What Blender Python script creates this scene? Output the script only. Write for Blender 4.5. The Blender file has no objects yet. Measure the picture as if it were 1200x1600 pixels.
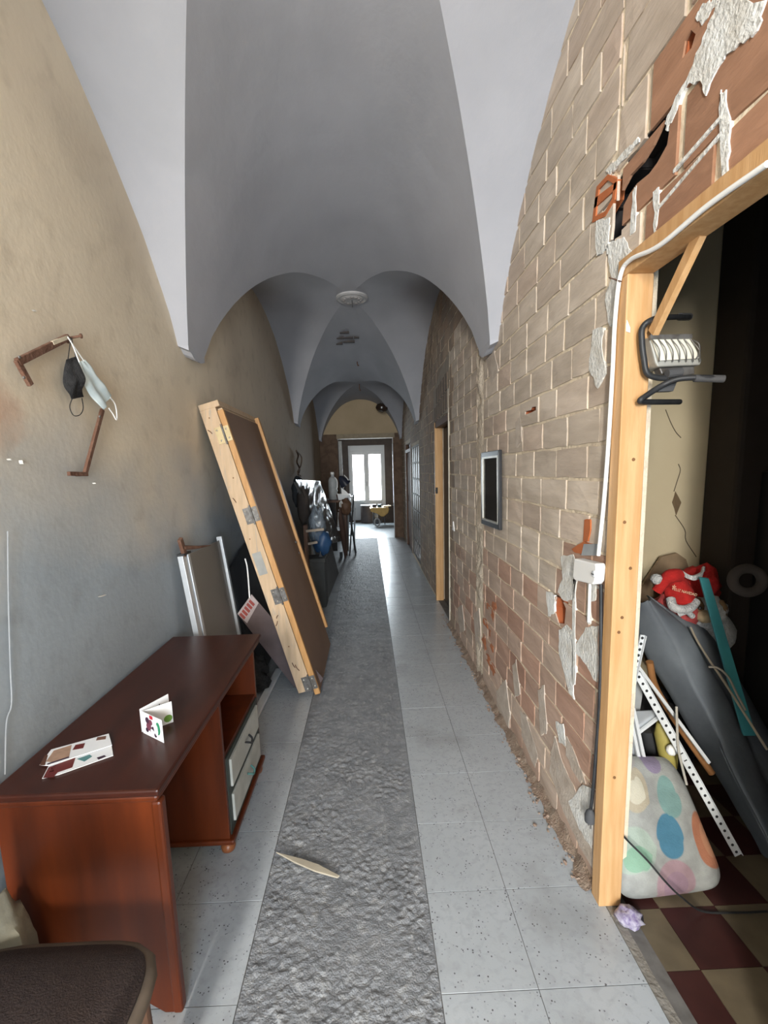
import bpy, bmesh, math, random
import numpy as np
from mathutils import Vector, Matrix, noise

random.seed(7)
SC = bpy.context.scene
COL = SC.collection

# ------------------------------------------------------------------ camera, world, lights, exposure
FPX, CX, CY = 696.75, 590.76, 833.16            # focal length and principal point on the 1200x1600 frame
YAW, PITCH, ROLL, EYE = .0188, .1392, -.0290, 1.5846
cyw, syw, cp, sp = math.cos(YAW), math.sin(YAW), math.cos(PITCH), math.sin(PITCH)
FWD = Vector((syw * cp, cyw * cp, -sp))
_r = Vector((cyw, -syw, 0)); _u = _r.cross(FWD)
cr, sr = math.cos(ROLL), math.sin(ROLL)
RIGHT = cr * _r + sr * _u
UP = -sr * _r + cr * _u
EYEP = Vector((0, 0, EYE))
cam = bpy.data.cameras.new('camera')
cam.sensor_width = 36; cam.lens = FPX / 1600 * 36
cam.shift_x = (600 - CX) / 1600; cam.shift_y = (CY - 800) / 1600
cam.clip_start = .02
camo = bpy.data.objects.new('camera', cam); COL.objects.link(camo)
camo.matrix_world = Matrix(((RIGHT.x, UP.x, -FWD.x, 0), (RIGHT.y, UP.y, -FWD.y, 0), (RIGHT.z, UP.z, -FWD.z, EYE), (0, 0, 0, 1)))
SC.camera = camo

w = bpy.data.worlds.new('sky'); SC.world = w; w.use_nodes = True
w.node_tree.nodes['Background'].inputs[0].default_value = (.62, .78, 1, 1)
w.node_tree.nodes['Background'].inputs[1].default_value = .6


def area(name, loc, rot, sx, sy, power, col, spread=180):
    l = bpy.data.lights.new(name, 'AREA'); l.shape = 'RECTANGLE'; l.size = sx; l.size_y = sy
    l.energy = power; l.color = col; l.spread = math.radians(spread)
    o = bpy.data.objects.new(name, l); COL.objects.link(o); o.location = loc; o.rotation_euler = rot
    return o


# daylight through the open leaf of the street door behind the photographer, and an added broad bluish fill beside it
area('street_door_daylight', (-.86, -3.1, 2.2), (math.radians(58), 0, math.radians(-14)), .16, 1.7, 195, (1, .95, .87))
area('street_side_fill', (.28, -2.9, 1.25), (math.radians(62), 0, math.radians(6)), .95, 2.0, 112, (.75, .875, 1))
# daylight of the far balcony door
area('balcony_daylight', (-.03, 13.8, 1.35), (math.radians(-90), 0, 0), 1.0, 1.5, 90, (.80, .92, 1))
SC.view_settings.view_transform = 'Standard'
SC.view_settings.look = 'None'
SC.view_settings.gamma = 1
SC.view_settings.use_curve_mapping = False
SC.view_settings.exposure = .58


# ------------------------------------------------------------------ measuring: a pixel of the photograph on a plane of the room
def ray(u, v): return RIGHT * ((u - CX) / FPX) - UP * ((v - CY) / FPX) + FWD
def AX(u, v, x): d = ray(u, v); return EYEP + d * (x / d.x)
def AY(u, v, y): d = ray(u, v); return EYEP + d * (y / d.y)
def AZ(u, v, z=0.): d = ray(u, v); return EYEP + d * ((z - EYE) / d.z)
def AP(u, v, p0, n): d = ray(u, v); return EYEP + d * ((Vector(p0) - EYEP).dot(n) / d.dot(n))
def V(*a): return Vector(a)


# ------------------------------------------------------------------ materials
MATS = {}


def mat(name, c1, c2=None, ns=6, rough=.8, bump=0., bs=60, metal=0., stretch=(1, 1, 1), lo=.35, hi=.65, spec=.4,
        objcol=False, speck=None, alpha=1., c3=None, n3=1.5, lo3=.45, hi3=.6, detail=5, extra=None, coat=0.):
    if name in MATS: return MATS[name]
    m = bpy.data.materials.new(name); m.use_nodes = True; MATS[name] = m
    nt = m.node_tree; N = nt.nodes; L = nt.links
    b = N['Principled BSDF']
    b.inputs['Roughness'].default_value = rough; b.inputs['Metallic'].default_value = metal
    b.inputs['Specular IOR Level'].default_value = spec
    b.inputs['Coat Weight'].default_value = coat; b.inputs['Coat Roughness'].default_value = .25
    g = N.new('ShaderNodeNewGeometry')
    mp = N.new('ShaderNodeMapping'); mp.inputs['Scale'].default_value = stretch
    L.new(g.outputs['Position'], mp.inputs['Vector'])
    P = mp.outputs['Vector']

    def nz(scale, det=5, vec=P, dist=0.):
        n = N.new('ShaderNodeTexNoise'); n.inputs['Scale'].default_value = scale; n.inputs['Detail'].default_value = det
        n.inputs['Distortion'].default_value = dist
        L.new(vec, n.inputs['Vector']); return n.outputs['Fac']

    def ramp(f, a, z):
        r = N.new('ShaderNodeMapRange'); r.inputs[1].default_value = a; r.inputs[2].default_value = z
        r.clamp = True; L.new(f, r.inputs[0]); return r.outputs[0]

    def mix(f, A, B, mode='MIX'):
        x = N.new('ShaderNodeMix'); x.data_type = 'RGBA'; x.blend_type = mode
        if isinstance(f, float): x.inputs[0].default_value = f
        else: L.new(f, x.inputs[0])
        for k, c in ((6, A), (7, B)):
            if isinstance(c, (tuple, list)): x.inputs[k].default_value = (*c[:3], 1)
            else: L.new(c, x.inputs[k])
        return x.outputs[2]
    c = None
    if objcol:
        oi = N.new('ShaderNodeObjectInfo'); c = oi.outputs['Color']
        if c2: c = mix(ramp(nz(ns, detail), lo, hi), c, mix(1., c, c2, 'MULTIPLY'))
    elif c2: c = mix(ramp(nz(ns, detail), lo, hi), c1, c2)
    else: c = c1
    if c3: c = mix(ramp(nz(n3, 6, P, .6), lo3, hi3), c, c3)
    if speck:
        sc, th, colr, amt = speck
        vo = N.new('ShaderNodeTexVoronoi'); vo.inputs['Scale'].default_value = sc; L.new(P, vo.inputs['Vector'])
        f = ramp(vo.outputs['Distance'], th, th * .7)
        f2 = ramp(nz(sc * .31, 2), .5 - amt * .1, .5 + .12)
        mu = N.new('ShaderNodeMath'); mu.operation = 'MULTIPLY'; L.new(f, mu.inputs[0]); L.new(f2, mu.inputs[1])
        c = mix(mu.outputs[0], c, colr)
    if extra: c = extra(nt, c, mix, ramp, nz, P, g)
    if isinstance(c, (tuple, list)): b.inputs['Base Color'].default_value = (*c[:3], 1)
    else: L.new(c, b.inputs['Base Color'])
    if bump:
        bn = N.new('ShaderNodeBump'); bn.inputs['Strength'].default_value = min(1, bump); bn.inputs['Distance'].default_value = .01
        L.new(nz(bs, 6), bn.inputs['Height']); L.new(bn.outputs[0], b.inputs['Normal'])
    if alpha < 1: b.inputs['Alpha'].default_value = alpha
    return m


def glow(name, col, s):
    m = bpy.data.materials.new(name); m.use_nodes = True
    b = m.node_tree.nodes['Principled BSDF']
    b.inputs['Base Color'].default_value = (*col, 1)
    b.inputs['Emission Color'].default_value = (*col, 1); b.inputs['Emission Strength'].default_value = s
    return m


def clear(name, col, rough=.15, a=.3, ior=1.45):
    """thin clear film or pane: mostly see-through, with a gloss of its own"""
    m = bpy.data.materials.new(name); m.use_nodes = True; nt = m.node_tree
    b = nt.nodes['Principled BSDF']; b.inputs['Base Color'].default_value = (*col, 1); b.inputs['Roughness'].default_value = rough
    t = nt.nodes.new('ShaderNodeBsdfTransparent'); x = nt.nodes.new('ShaderNodeMixShader')
    fr = nt.nodes.new('ShaderNodeFresnel'); fr.inputs[0].default_value = ior
    ad = nt.nodes.new('ShaderNodeMath'); ad.operation = 'ADD'; ad.use_clamp = True; ad.inputs[1].default_value = a
    nt.links.new(fr.outputs[0], ad.inputs[0])
    nt.links.new(ad.outputs[0], x.inputs[0]); nt.links.new(t.outputs[0], x.inputs[1]); nt.links.new(b.outputs[0], x.inputs[2])
    nt.links.new(x.outputs[0], nt.nodes['Material Output'].inputs[0])
    return m


def tile_extra(nt, c, mix, ramp, nz, P, g):
    # old dirt trodden into some of the tiles
    return mix(ramp(nz(2.3, 6), .54, .80), c, mix(1., c, (.66, .64, .62), 'MULTIPLY'))


def left_wall_extra(nt, c, mix, ramp, nz, P, g):
    # lower part of the plaster is blue-grey; ragged upper edge, rubbed patches and a rust stain
    N, L = nt.nodes, nt.links
    s = N.new('ShaderNodeSeparateXYZ'); L.new(g.outputs['Position'], s.inputs[0])
    ad = N.new('ShaderNodeMath'); ad.operation = 'MULTIPLY_ADD'; L.new(nz(1.3, 4), ad.inputs[0]); ad.inputs[1].default_value = -1.0
    L.new(s.outputs[2], ad.inputs[2])
    f = ramp(ad.outputs[0], 1.22, .72)
    c = mix(f, c, (.345, .39, .43))
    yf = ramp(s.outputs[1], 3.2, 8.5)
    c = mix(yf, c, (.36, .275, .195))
    c = mix(ramp(nz(9, 6), .55, .75), c, mix(1., c, (.86, .85, .84), 'MULTIPLY'))
    # rust-red rubbed spot
    d = N.new('ShaderNodeVectorMath'); d.operation = 'DISTANCE'; L.new(P, d.inputs[0]); d.inputs[1].default_value = (XL_, 1.36, 1.78)
    k = N.new('ShaderNodeMath'); k.operation = 'MULTIPLY_ADD'; L.new(nz(14, 5), k.inputs[0]); k.inputs[1].default_value = .16; L.new(d.outputs['Value'], k.inputs[2])
    c = mix(ramp(k.outputs[0], .22, .10), c, (.50, .33, .235))
    return c


XL_ = -1.08
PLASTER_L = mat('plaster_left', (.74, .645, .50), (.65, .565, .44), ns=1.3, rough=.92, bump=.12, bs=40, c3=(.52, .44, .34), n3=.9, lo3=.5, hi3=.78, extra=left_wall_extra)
CEIL = mat('limewash_vault', (.445, .453, .49), (.40, .408, .445), ns=2.2, rough=.95, bump=.3, bs=14, stretch=(1, .6, 1), c3=(.37, .38, .41), n3=1.1, lo3=.52, hi3=.75)
MORTAR = mat('mortar', (.80, .70, .54), (.62, .53, .41), ns=9, rough=.95, bump=.8, bs=45)
BRICK = mat('brick', (.4, .3, .2), (.78, .76, .74), ns=7, rough=.93, bump=.45, bs=35, objcol=True, stretch=(1, .45, 2.2))
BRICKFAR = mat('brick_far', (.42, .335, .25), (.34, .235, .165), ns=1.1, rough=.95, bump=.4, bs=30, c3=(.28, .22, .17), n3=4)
WHITEP = mat('white_filler', (.78, .79, .77), (.60, .58, .53), ns=16, rough=.95, bump=.7, bs=90, lo=.4, hi=.7)
CREAM = mat('cream_plaster', (.55, .43, .28), (.48, .375, .24), ns=2, rough=.92, bump=.1)
SIDEWALL = mat('side_room_plaster', (.56, .49, .34), (.48, .41, .28), ns=1.5, rough=.92, bump=.15, bs=20)
BROWNWALL = mat('brown_wall', (.135, .105, .085), (.105, .082, .068), ns=5, rough=.9, bump=.2)
TERRAZZO = mat('terrazzo', (.41, .44, .468), (.375, .405, .43), ns=3.5, rough=.27, spec=.5, speck=(80, .24, (.09, .09, .095), .4), c3=(.345, .37, .395), n3=38, lo3=.48, hi3=.72, extra=tile_extra, bump=.04, bs=200)
GROUT = mat('grout', (.16, .155, .15), (.11, .105, .10), ns=20, rough=.95)
CONC = mat('rough_concrete', (.235, .245, .26), (.175, .185, .20), ns=9, rough=.62, bump=.6, bs=170, c3=(.30, .31, .32), n3=24, lo3=.52, hi3=.7)
WOODPALE = mat('pine_post', (.60, .365, .175), (.50, .28, .115), ns=5, rough=.62, stretch=(9, 9, .8), bump=.1, bs=30)
WOODRAW = mat('raw_pine', (.60, .44, .29), (.50, .36, .23), ns=6, rough=.8, stretch=(6, 6, .8), c3=(.38, .33, .27), n3=7, lo3=.58, hi3=.72)
WOODGOLD = mat('varnished_pine', (.55, .30, .115), (.45, .23, .08), ns=5, rough=.5, stretch=(8, 8, .8))
DOORBROWN = mat('brown_door_face', (.25, .16, .108), (.21, .135, .095), ns=2, rough=.7, spec=.25)
DESK = mat('desk_veneer', (.125, .025, .006), (.05, .011, .004), ns=2.6, rough=.36, spec=.3, stretch=(5, 5, .5), coat=.06, detail=7, lo=.3, hi=.75)
DESKTOP = mat('desk_top', (.052, .013, .007), (.038, .010, .006), ns=4, rough=.36, spec=.3, coat=.08, stretch=(4, .6, 4))
DARKWOOD = mat('old_brown_wood', (.15, .075, .042), (.09, .045, .028), ns=6, rough=.6, stretch=(8, 8, .8))
BLACK = mat('black_plastic', (.016, .017, .019), (.03, .031, .033), ns=20, rough=.5)
BLACKCLOTH = mat('black_cloth', (.012, .012, .013), (.025, .025, .026), ns=60, rough=.95, bump=.4, bs=200)
WHITE = mat('white_plastic', (.88, .88, .86), rough=.4)
WHITEM = mat('white_enamel', (.70, .73, .75), (.6, .63, .65), ns=8, rough=.35)
ALU = mat('aluminium', (.62, .66, .70), (.52, .56, .60), ns=8, rough=.38, metal=.55)
STEEL = mat('steel', (.20, .195, .19), (.11, .10, .09), ns=40, rough=.42, metal=.5)
RUST = mat('rusty_iron', (.11, .05, .03), (.17, .09, .06), ns=25, rough=.85, bump=.5, bs=90)
PAPER = mat('paper', (.78, .80, .83), rough=.55)
GLASS = clear('window_glass', (.12, .12, .12), .06, .03, 1.2)
FILM = clear('plastic_film', (.30, .30, .295), .2, .06, 1.15)
FILM.node_tree.nodes['Principled BSDF'].inputs['Specular IOR Level'].default_value = .3
CURTAIN = glow('backlit_net_curtain', (.93, .98, 1), 6.0)
PVC = mat('pvc_frame', (.66, .66, .64), rough=.4)
DARKGREY = mat('dark_grey', (.05, .052, .056), (.075, .076, .08), ns=8, rough=.75)


def plain(name, c, rough=.7, **k):
    return mat(name, c, tuple(x * .82 for x in c), ns=k.pop('ns', 12), rough=rough, **k)


# ------------------------------------------------------------------ geometry helpers
WPOS = {}


class MB:
    """collects shapes (given in world space, or in the space of M) and links them as ONE mesh object"""
    def __init__(s, M=None): s.v = []; s.f = []; s.mi = []; s.M = M; s.uv = {}
    def add(s, vs, fs, mi=0):
        o = len(s.v)
        for p in vs: s.v.append((s.M @ Vector(p)) if s.M else Vector(p))
        for q in fs: s.f.append([o + i for i in q]); s.mi.append(mi)
        return s
    def box(s, a, b, mi=0):
        x0, y0, z0 = [min(i, j) for i, j in zip(a, b)]; x1, y1, z1 = [max(i, j) for i, j in zip(a, b)]
        return s.add([(x0, y0, z0), (x1, y0, z0), (x1, y1, z0), (x0, y1, z0), (x0, y0, z1), (x1, y0, z1), (x1, y1, z1), (x0, y1, z1)],
                     [(0, 3, 2, 1), (4, 5, 6, 7), (0, 1, 5, 4), (1, 2, 6, 5), (2, 3, 7, 6), (3, 0, 4, 7)], mi)
    def bar(s, p, q, wd, th, side=None, mi=0):
        """a straight bar of rectangular section from p to q; side = direction of its width"""
        p, q = Vector(p), Vector(q); d = (q - p).normalized()
        sd = Vector(side) if side else (Vector((0, 0, 1)) if abs(d.z) < .9 else Vector((1, 0, 0)))
        sd = (sd - d * sd.dot(d)).normalized(); t = d.cross(sd)
        vs = [c + sd * i * wd / 2 + t * j * th / 2 for c in (p, q) for i, j in ((-1, -1), (1, -1), (1, 1), (-1, 1))]
        return s.add(vs, [(0, 1, 2, 3), (7, 6, 5, 4), (0, 4, 5, 1), (1, 5, 6, 2), (2, 6, 7, 3), (3, 7, 4, 0)], mi)
    def tube(s, path, r, n=8, mi=0, closed=False):
        pts = [Vector(p) for p in path]; k = len(pts); rs = r if isinstance(r, (list, tuple)) else [r] * k
        vs = []; up = None
        for i, p in enumerate(pts):
            a = pts[(i - 1) % k] if (i or closed) else p; b = pts[(i + 1) % k] if (i < k - 1 or closed) else p
            d = (b - a).normalized()
            if up is None:
                up = Vector((0, 0, 1)) if abs(d.z) < .9 else Vector((1, 0, 0))
            up = (up - d * up.dot(d)).normalized(); sd = d.cross(up)
            for j in range(n):
                t = 2 * math.pi * j / n; vs.append(p + (up * math.cos(t) + sd * math.sin(t)) * rs[i])
        fs = []
        for i in range(k if closed else k - 1):
            for j in range(n):
                a, b = i * n, ((i + 1) % k) * n
                fs.append((a + j, a + (j + 1) % n, b + (j + 1) % n, b + j))
        if not closed: fs += [tuple(range(n - 1, -1, -1)), tuple(range((k - 1) * n, k * n))]
        return s.add(vs, fs, mi)
    def cyl(s, p, q, r, n=16, mi=0, r2=None):
        return s.tube([p, q], [r, r if r2 is None else r2], n, mi)
    def lathe(s, c, prof, n=24, axis=(0, 0, 1), mi=0):
        """prof: (radius, height along axis)"""
        ax = Vector(axis).normalized(); a = ax.orthogonal().normalized(); b = ax.cross(a); c = Vector(c)
        vs = [c + ax * h + (a * math.cos(2 * math.pi * j / n) + b * math.sin(2 * math.pi * j / n)) * max(r, 1e-4) for r, h in prof for j in range(n)]
        fs = [(i * n + j, i * n + (j + 1) % n, (i + 1) * n + (j + 1) % n, (i + 1) * n + j) for i in range(len(prof) - 1) for j in range(n)]
        fs += [tuple(range(n - 1, -1, -1)), tuple(range((len(prof) - 1) * n, len(prof) * n))]
        return s.add(vs, fs, mi)
    def prism(s, poly, off, mi=0):
        """flat polygon (list of 3D points) given thickness along the vector off"""
        n = len(poly); P = [Vector(p) for p in poly]; off = Vector(off)
        vs = P + [p + off for p in P]
        return s.add(vs, [tuple(range(n - 1, -1, -1)), tuple(range(n, 2 * n))] + [(i, (i + 1) % n, n + (i + 1) % n, n + i) for i in range(n)], mi)
    def grid(s, fn, nu, nv, mi=0, thick=None):
        """fn(u, v) -> point on the unit square; thick = vector or function giving the back side"""
        vs = [Vector(fn(i / nu, j / nv)) for j in range(nv + 1) for i in range(nu + 1)]
        W_ = nu + 1
        fs = [(j * W_ + i, j * W_ + i + 1, (j + 1) * W_ + i + 1, (j + 1) * W_ + i) for j in range(nv) for i in range(nu)]
        if thick is not None:
            n0 = len(vs); t = Vector(thick)
            vs = vs + [p + t for p in vs]
            fs = fs + [tuple(n0 + i for i in reversed(f)) for f in fs]
            ring = [i for i in range(W_)] + [j * W_ + nu for j in range(1, nv + 1)] + [nv * W_ + i for i in range(nu - 1, -1, -1)] + [j * W_ for j in range(nv - 1, 0, -1)]
            for a, b in zip(ring, ring[1:] + ring[:1]): fs.append((b, a, n0 + a, n0 + b))
        return s.add(vs, fs, mi)
    def blob(s, c, r, seed=0, amp=.12, fr=2.2, nu=24, nv=14, mi=0, R=None):
        c = Vector(c); vs = []
        for j in range(nv + 1):
            th = math.pi * j / nv
            for i in range(nu):
                ph = 2 * math.pi * i / nu
                d = Vector((math.sin(th) * math.cos(ph), math.sin(th) * math.sin(ph), math.cos(th)))
                k = 1 + amp * noise.noise(d * fr + Vector((seed * 7.3, seed, 0))) * 1.6 + amp * .4 * noise.noise(d * fr * 3 + Vector((seed, 3, 1)))
                e = Vector((d.x * r[0], d.y * r[1], d.z * r[2])) * k
                vs.append(c + (R @ e if R else e))
        fs = [(j * nu + i, (j + 1) * nu + i, (j + 1) * nu + (i + 1) % nu, j * nu + (i + 1) % nu) for j in range(nv) for i in range(nu)]
        return s.add(vs, fs, mi)
    def build(s, name, m, parent=None, label=None, smooth=None, bevel=0., kind=None, cat=None, group=None, base=False, subsurf=0):
        lo = [min(p[i] for p in s.v) for i in range(3)]; hi = [max(p[i] for p in s.v) for i in range(3)]
        c = Vector(((lo[0] + hi[0]) / 2, (lo[1] + hi[1]) / 2, lo[2] if base else (lo[2] + hi[2]) / 2))
        me = bpy.data.meshes.new(name)
        me.from_pydata([tuple(p - c) for p in s.v], [], s.f)
        for x in (m if isinstance(m, (list, tuple)) else [m]): me.materials.append(x)
        if any(s.mi): me.polygons.foreach_set('material_index', s.mi)
        bm = bmesh.new(); bm.from_mesh(me)
        bmesh.ops.recalc_face_normals(bm, faces=bm.faces); bm.to_mesh(me); bm.free()
        if smooth:
            me.polygons.foreach_set('use_smooth', [True] * len(me.polygons)); me.set_sharp_from_angle(angle=math.radians(smooth))
        o = bpy.data.objects.new(name, me); COL.objects.link(o)
        pw = WPOS[parent.name] if parent else Vector((0, 0, 0))
        o.location = c - pw; WPOS[o.name] = c
        if parent: o.parent = parent
        if bevel:
            md = o.modifiers.new('bevel', 'BEVEL'); md.width = bevel; md.segments = 2; md.limit_method = 'ANGLE'
        if subsurf:
            md = o.modifiers.new('subdivision', 'SUBSURF'); md.levels = md.render_levels = subsurf
        if label: o['label'] = label
        if kind: o['kind'] = kind
        if cat: o['category'] = cat
        if group: o['group'] = group
        return o


def thing(name, label, cat, loc, group=None):
    o = bpy.data.objects.new(name, None); COL.objects.link(o); o.empty_display_size = .1
    o.location = loc; WPOS[o.name] = Vector(loc); o['label'] = label; o['category'] = cat
    if group: o['group'] = group
    return o


def bez(pts, n=8):
    """smooth path through points (Catmull-Rom)"""
    P = [Vector(p) for p in pts]; P = [P[0] * 2 - P[1]] + P + [P[-1] * 2 - P[-2]]; out = []
    for i in range(1, len(P) - 2):
        a, b, c, d = P[i - 1:i + 3]
        for k in range(n):
            t = k / n
            out.append(.5 * ((2 * b) + (c - a) * t + (2 * a - 5 * b + 4 * c - d) * t * t + (3 * b - a - 3 * c + d) * t ** 3))
    out.append(P[-2]); return out


def jag(poly, amp, n=3, seed=0):
    """ragged outline: every edge split and shaken"""
    rr = random.Random(seed); out = []
    for a, b in zip(poly, poly[1:] + poly[:1]):
        a, b = Vector(a), Vector(b)
        for k in range(n):
            p = a.lerp(b, k / n)
            out.append(p + (Vector((0, rr.uniform(-amp, amp), rr.uniform(-amp, amp))) if k else Vector((0, 0, 0))))
    return out


def text(name, s, size, M, m, parent=None, ext=.0004):
    cu = bpy.data.curves.new(name, 'FONT'); cu.body = s; cu.size = size; cu.extrude = ext; cu.align_x = 'CENTER'; cu.align_y = 'CENTER'
    t = bpy.data.objects.new(name, cu); COL.objects.link(t)
    dg = bpy.context.evaluated_depsgraph_get(); me = bpy.data.meshes.new_from_object(t.evaluated_get(dg))
    vs = [M @ v.co for v in me.vertices]; fs = [tuple(p.vertices) for p in me.polygons]
    bpy.data.objects.remove(t); bpy.data.curves.remove(cu); bpy.data.meshes.remove(me)
    return MB().add(vs, fs).build(name, m, parent)


def axes(o, x, y):
    """matrix with origin o, x axis along x, y axis near y"""
    x = Vector(x).normalized(); y = Vector(y); y = (y - x * y.dot(x)).normalized(); z = x.cross(y); o = Vector(o)
    return Matrix(((x.x, y.x, z.x, o.x), (x.y, y.y, z.y, o.y), (x.z, y.z, z.z, o.z), (0, 0, 0, 1)))


# ------------------------------------------------------------------ the shell
XL, XR = -1.08, .80                        # faces of the corridor walls
YEND, YWIN, YBACK = 10.5, 14.0, 2.25       # end wall, window wall, back wall of the side room
BAYS = [(-5.2, -1.12), (-1.12, 2.90), (2.90, 7.04), (7.04, 10.5)]


def HV(y):
    """rise of the vault: falls gently towards the far end"""
    t = max(0., min(1., (y - 3.2) / 6.5)); t = t * t * (3 - 2 * t)
    return 1.11 - .24 * t
ZS = 2.34
XC = (XL + XR) / 2
SX = .94 - .05                             # half width between the springings


def prof(t): t = min(1., abs(t)); return max(0., 1 - t ** 2.2) ** .80


BAND = .13


def wall_arc(y):
    """height where the vault meets the side walls"""
    for a, b in BAYS:
        if a <= y <= b:
            c = (a + b) / 2; hb = (b - a) / 2 - BAND
            return ZS + HV(y) * prof((y - c) / hb)
    return 2.6


def vz(x, y):
    for a, b in BAYS:
        if a <= y <= b:
            c = (a + b) / 2; hb = (b - a) / 2 - BAND
            return ZS + HV(y) * max(prof((x - XC) / SX), prof((y - c) / hb))
    return 3.2


def shake(p, a=.010):
    q = Vector(p) * 1.7
    return Vector(p) + Vector((0, 0, a * noise.noise(q) + a * .35 * noise.noise(q * 3.1)))


mb = MB()
NW = 26
for bi, (a, b) in enumerate(BAYS):
    c = (a + b) / 2; hb = (b - a) / 2 - BAND
    for sgn in (-1, 1):
        # webs against the side walls (barrel across the corridor); t = distance from the crown towards the springing
        def side2(u, v, sgn=sgn):
            y = 2 * v - 1; x = XC + sgn * (SX + u * ((XR - XL) / 2 + .03 - SX))
            return shake((x, c + y * hb, ZS + HV(c + y * hb) * prof(y)))
        def sideA(u, v, sgn=sgn):
            y = 2 * v - 1; k = abs(y) + (1 - abs(y)) * u
            return shake((XC + sgn * SX * k, c + y * hb, ZS + HV(c + y * hb) * prof(y)))
        mb.grid(sideA, 14, 2 * NW); mb.grid(side2, 1, 2 * NW)
        # webs towards the neighbouring bays (barrel along the corridor)
        def end(u, v, sgn=sgn):
            x = 2 * u - 1; k = abs(x) + (1 - abs(x)) * v
            return shake((XC + SX * x, c + sgn * hb * k, ZS + HV(c + sgn * hb * k) * prof(x)))
        mb.grid(end, 2 * NW, 14)
    # the band between this bay and the next, with the broken plaster under its two feet
    y0 = c + hb; y1 = (b + BAND) if bi + 1 < len(BAYS) else b
    def band(u, v):
        x = 2 * u - 1
        return shake((XC + SX * x, y0 + (y1 - y0) * v, ZS + HV(y0 + (y1 - y0) * v) * prof(x)))
    mb.grid(band, 2 * NW, 4)
    for sgn in (-1, 1):
        n = 7; xi = XC + sgn * SX; xo = XC + sgn * ((XR - XL) / 2 + .02)
        rr = random.Random(bi * 3 + sgn)
        low = [ZS - .03 - .03 * math.sin(math.pi * (k / n) ** 1.6) + rr.uniform(-.008, .008) for k in range(n + 1)]
        for k in range(n):
            ya, yb = y0 + (y1 - y0) * k / n, y0 + (y1 - y0) * (k + 1) / n
            za, zb = low[k], low[k + 1]
            mb.add([(xi, ya, ZS + .02), (xi, yb, ZS + .02), (xi, yb, zb), (xi, ya, za), (xo, yb, zb + .03), (xo, ya, za + .03)], [(0, 1, 2, 3), (3, 2, 4, 5)])
        for yy, zz in ((y0, low[0]), (y1, low[-1])):
            mb.add([(xi, yy, ZS + .02), (xi, yy, zz), (xo, yy, zz + .03), (xo, yy, ZS + .02)], [(0, 1, 2, 3)])
ceiling = mb.build('ceiling', CEIL, kind='structure', smooth=32)

# dark holes and marks where the limewash has fallen off the second bay, and exposed bricks
def under(u, v, y, dz=.012):
    p = AY(u, v, y); return V(p.x, p.y, vz(p.x, p.y) - dz)
SOOT = plain('sooty_brick', (.10, .085, .08), .95)
for k, (u, v, wd, y) in enumerate([(531, 525, .10, 6.15), (544, 525.5, .13, 6.2), (557, 527, .07, 6.2), (530, 531, .09, 6.35), (545, 531, .16, 6.36), (538, 519, .12, 6.0)]):
    p = under(u, v, y, .004); MB().box((p.x - wd / 2, p.y - .03, p.z - .012), (p.x + wd / 2, p.y + .025, p.z + .02)).build('brick', SOOT, ceiling, bevel=.004)

# ---- left wall: one sheet of uneven plaster
mb = MB()
def lw(u, v):
    y = -3.2 + 13.75 * u; z = 3.75 * v
    q = V(0, y * .9, z * .9)
    return V(XL - .012 + .012 * noise.noise(q) + .004 * noise.noise(q * 4), y, z)
mb.grid(lw, 150, 44, thick=(-.2, 0, 0))
wall_left = mb.build('wall_left', PLASTER_L, kind='structure', smooth=60)
CHIP = plain('gypsum_chip', (.70, .68, .63), .95)
for k, (u, v, du, dv) in enumerate([(162, 931, 5, -2), (36, 722, 1, 3), (18, 718, 2, 1), (55, 485, 3, 1), (150, 755, 1.5, 1)]):
    MB().prism(jag([AX(u - du, v - dv, XL + .001), AX(u + .4, v - .5, XL + .001), AX(u + du, v + dv, XL + .001), AX(u - .4, v + .8, XL + .001)], .002, 2, k), (-.012, 0, 0)).build('plaster_chip', CHIP, wall_left)
MB().tube(bez([AX(u, v, XL + .0005) for u, v in [(12, 830), (13, 930), (16, 1040), (18, 1100), (10, 1130), (8, 1210)]], 5), .0018, 5).build('crack', plain('hairline', (.31, .33, .35), .95), wall_left)

# ---- right wall: mortar backing with its openings, then the bricks
OPEN = [(.44, 1.445, 0, 2.20), (4.42, 5.30, 0, 2.12), (7.0, 8.15, .08, 1.97), (8.40, 9.50, 0, 2.10)]      # doorways and the glazed screen
# broken holes in the brickwork, outlines in (y, z)
HOLES = [[(1.524, 2.288), (1.507, 2.39), (1.47, 2.405), (1.428, 2.424), (1.37, 2.422), (1.324, 2.436), (1.275, 2.468), (1.255, 2.43), (1.262, 2.396), (1.30, 2.378), (1.334, 2.372), (1.39, 2.380), (1.424, 2.374), (1.456, 2.358), (1.462, 2.278)],
         [(1.885, .965), (1.86, 1.02), (1.80, 1.026), (1.762, 1.0), (1.77, .93), (1.83, .912)],
         [(1.221, 2.560), (1.215, 2.592), (1.195, 2.598), (1.178, 2.575), (1.19, 2.556)],
         [(2.29, 1.842), (2.285, 1.858), (2.22, 1.856), (2.20, 1.868), (2.14, 1.862), (2.14, 1.845), (2.20, 1.842)]]


def cut_hole(o, polys, depth=.2):
    for pg in polys:
        c = MB().prism([(XR - .06, y, z) for y, z in pg], (depth, 0, 0)).build('cutter', MORTAR)
        md = o.modifiers.new('hole', 'BOOLEAN'); md.operation = 'DIFFERENCE'; md.object = c; md.solver = 'EXACT'
        bpy.context.view_layer.update()
        me = bpy.data.meshes.new_from_object(o.evaluated_get(bpy.context.evaluated_depsgraph_get()))
        o.modifiers.clear(); o.data = me; bpy.data.objects.remove(c)


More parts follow.
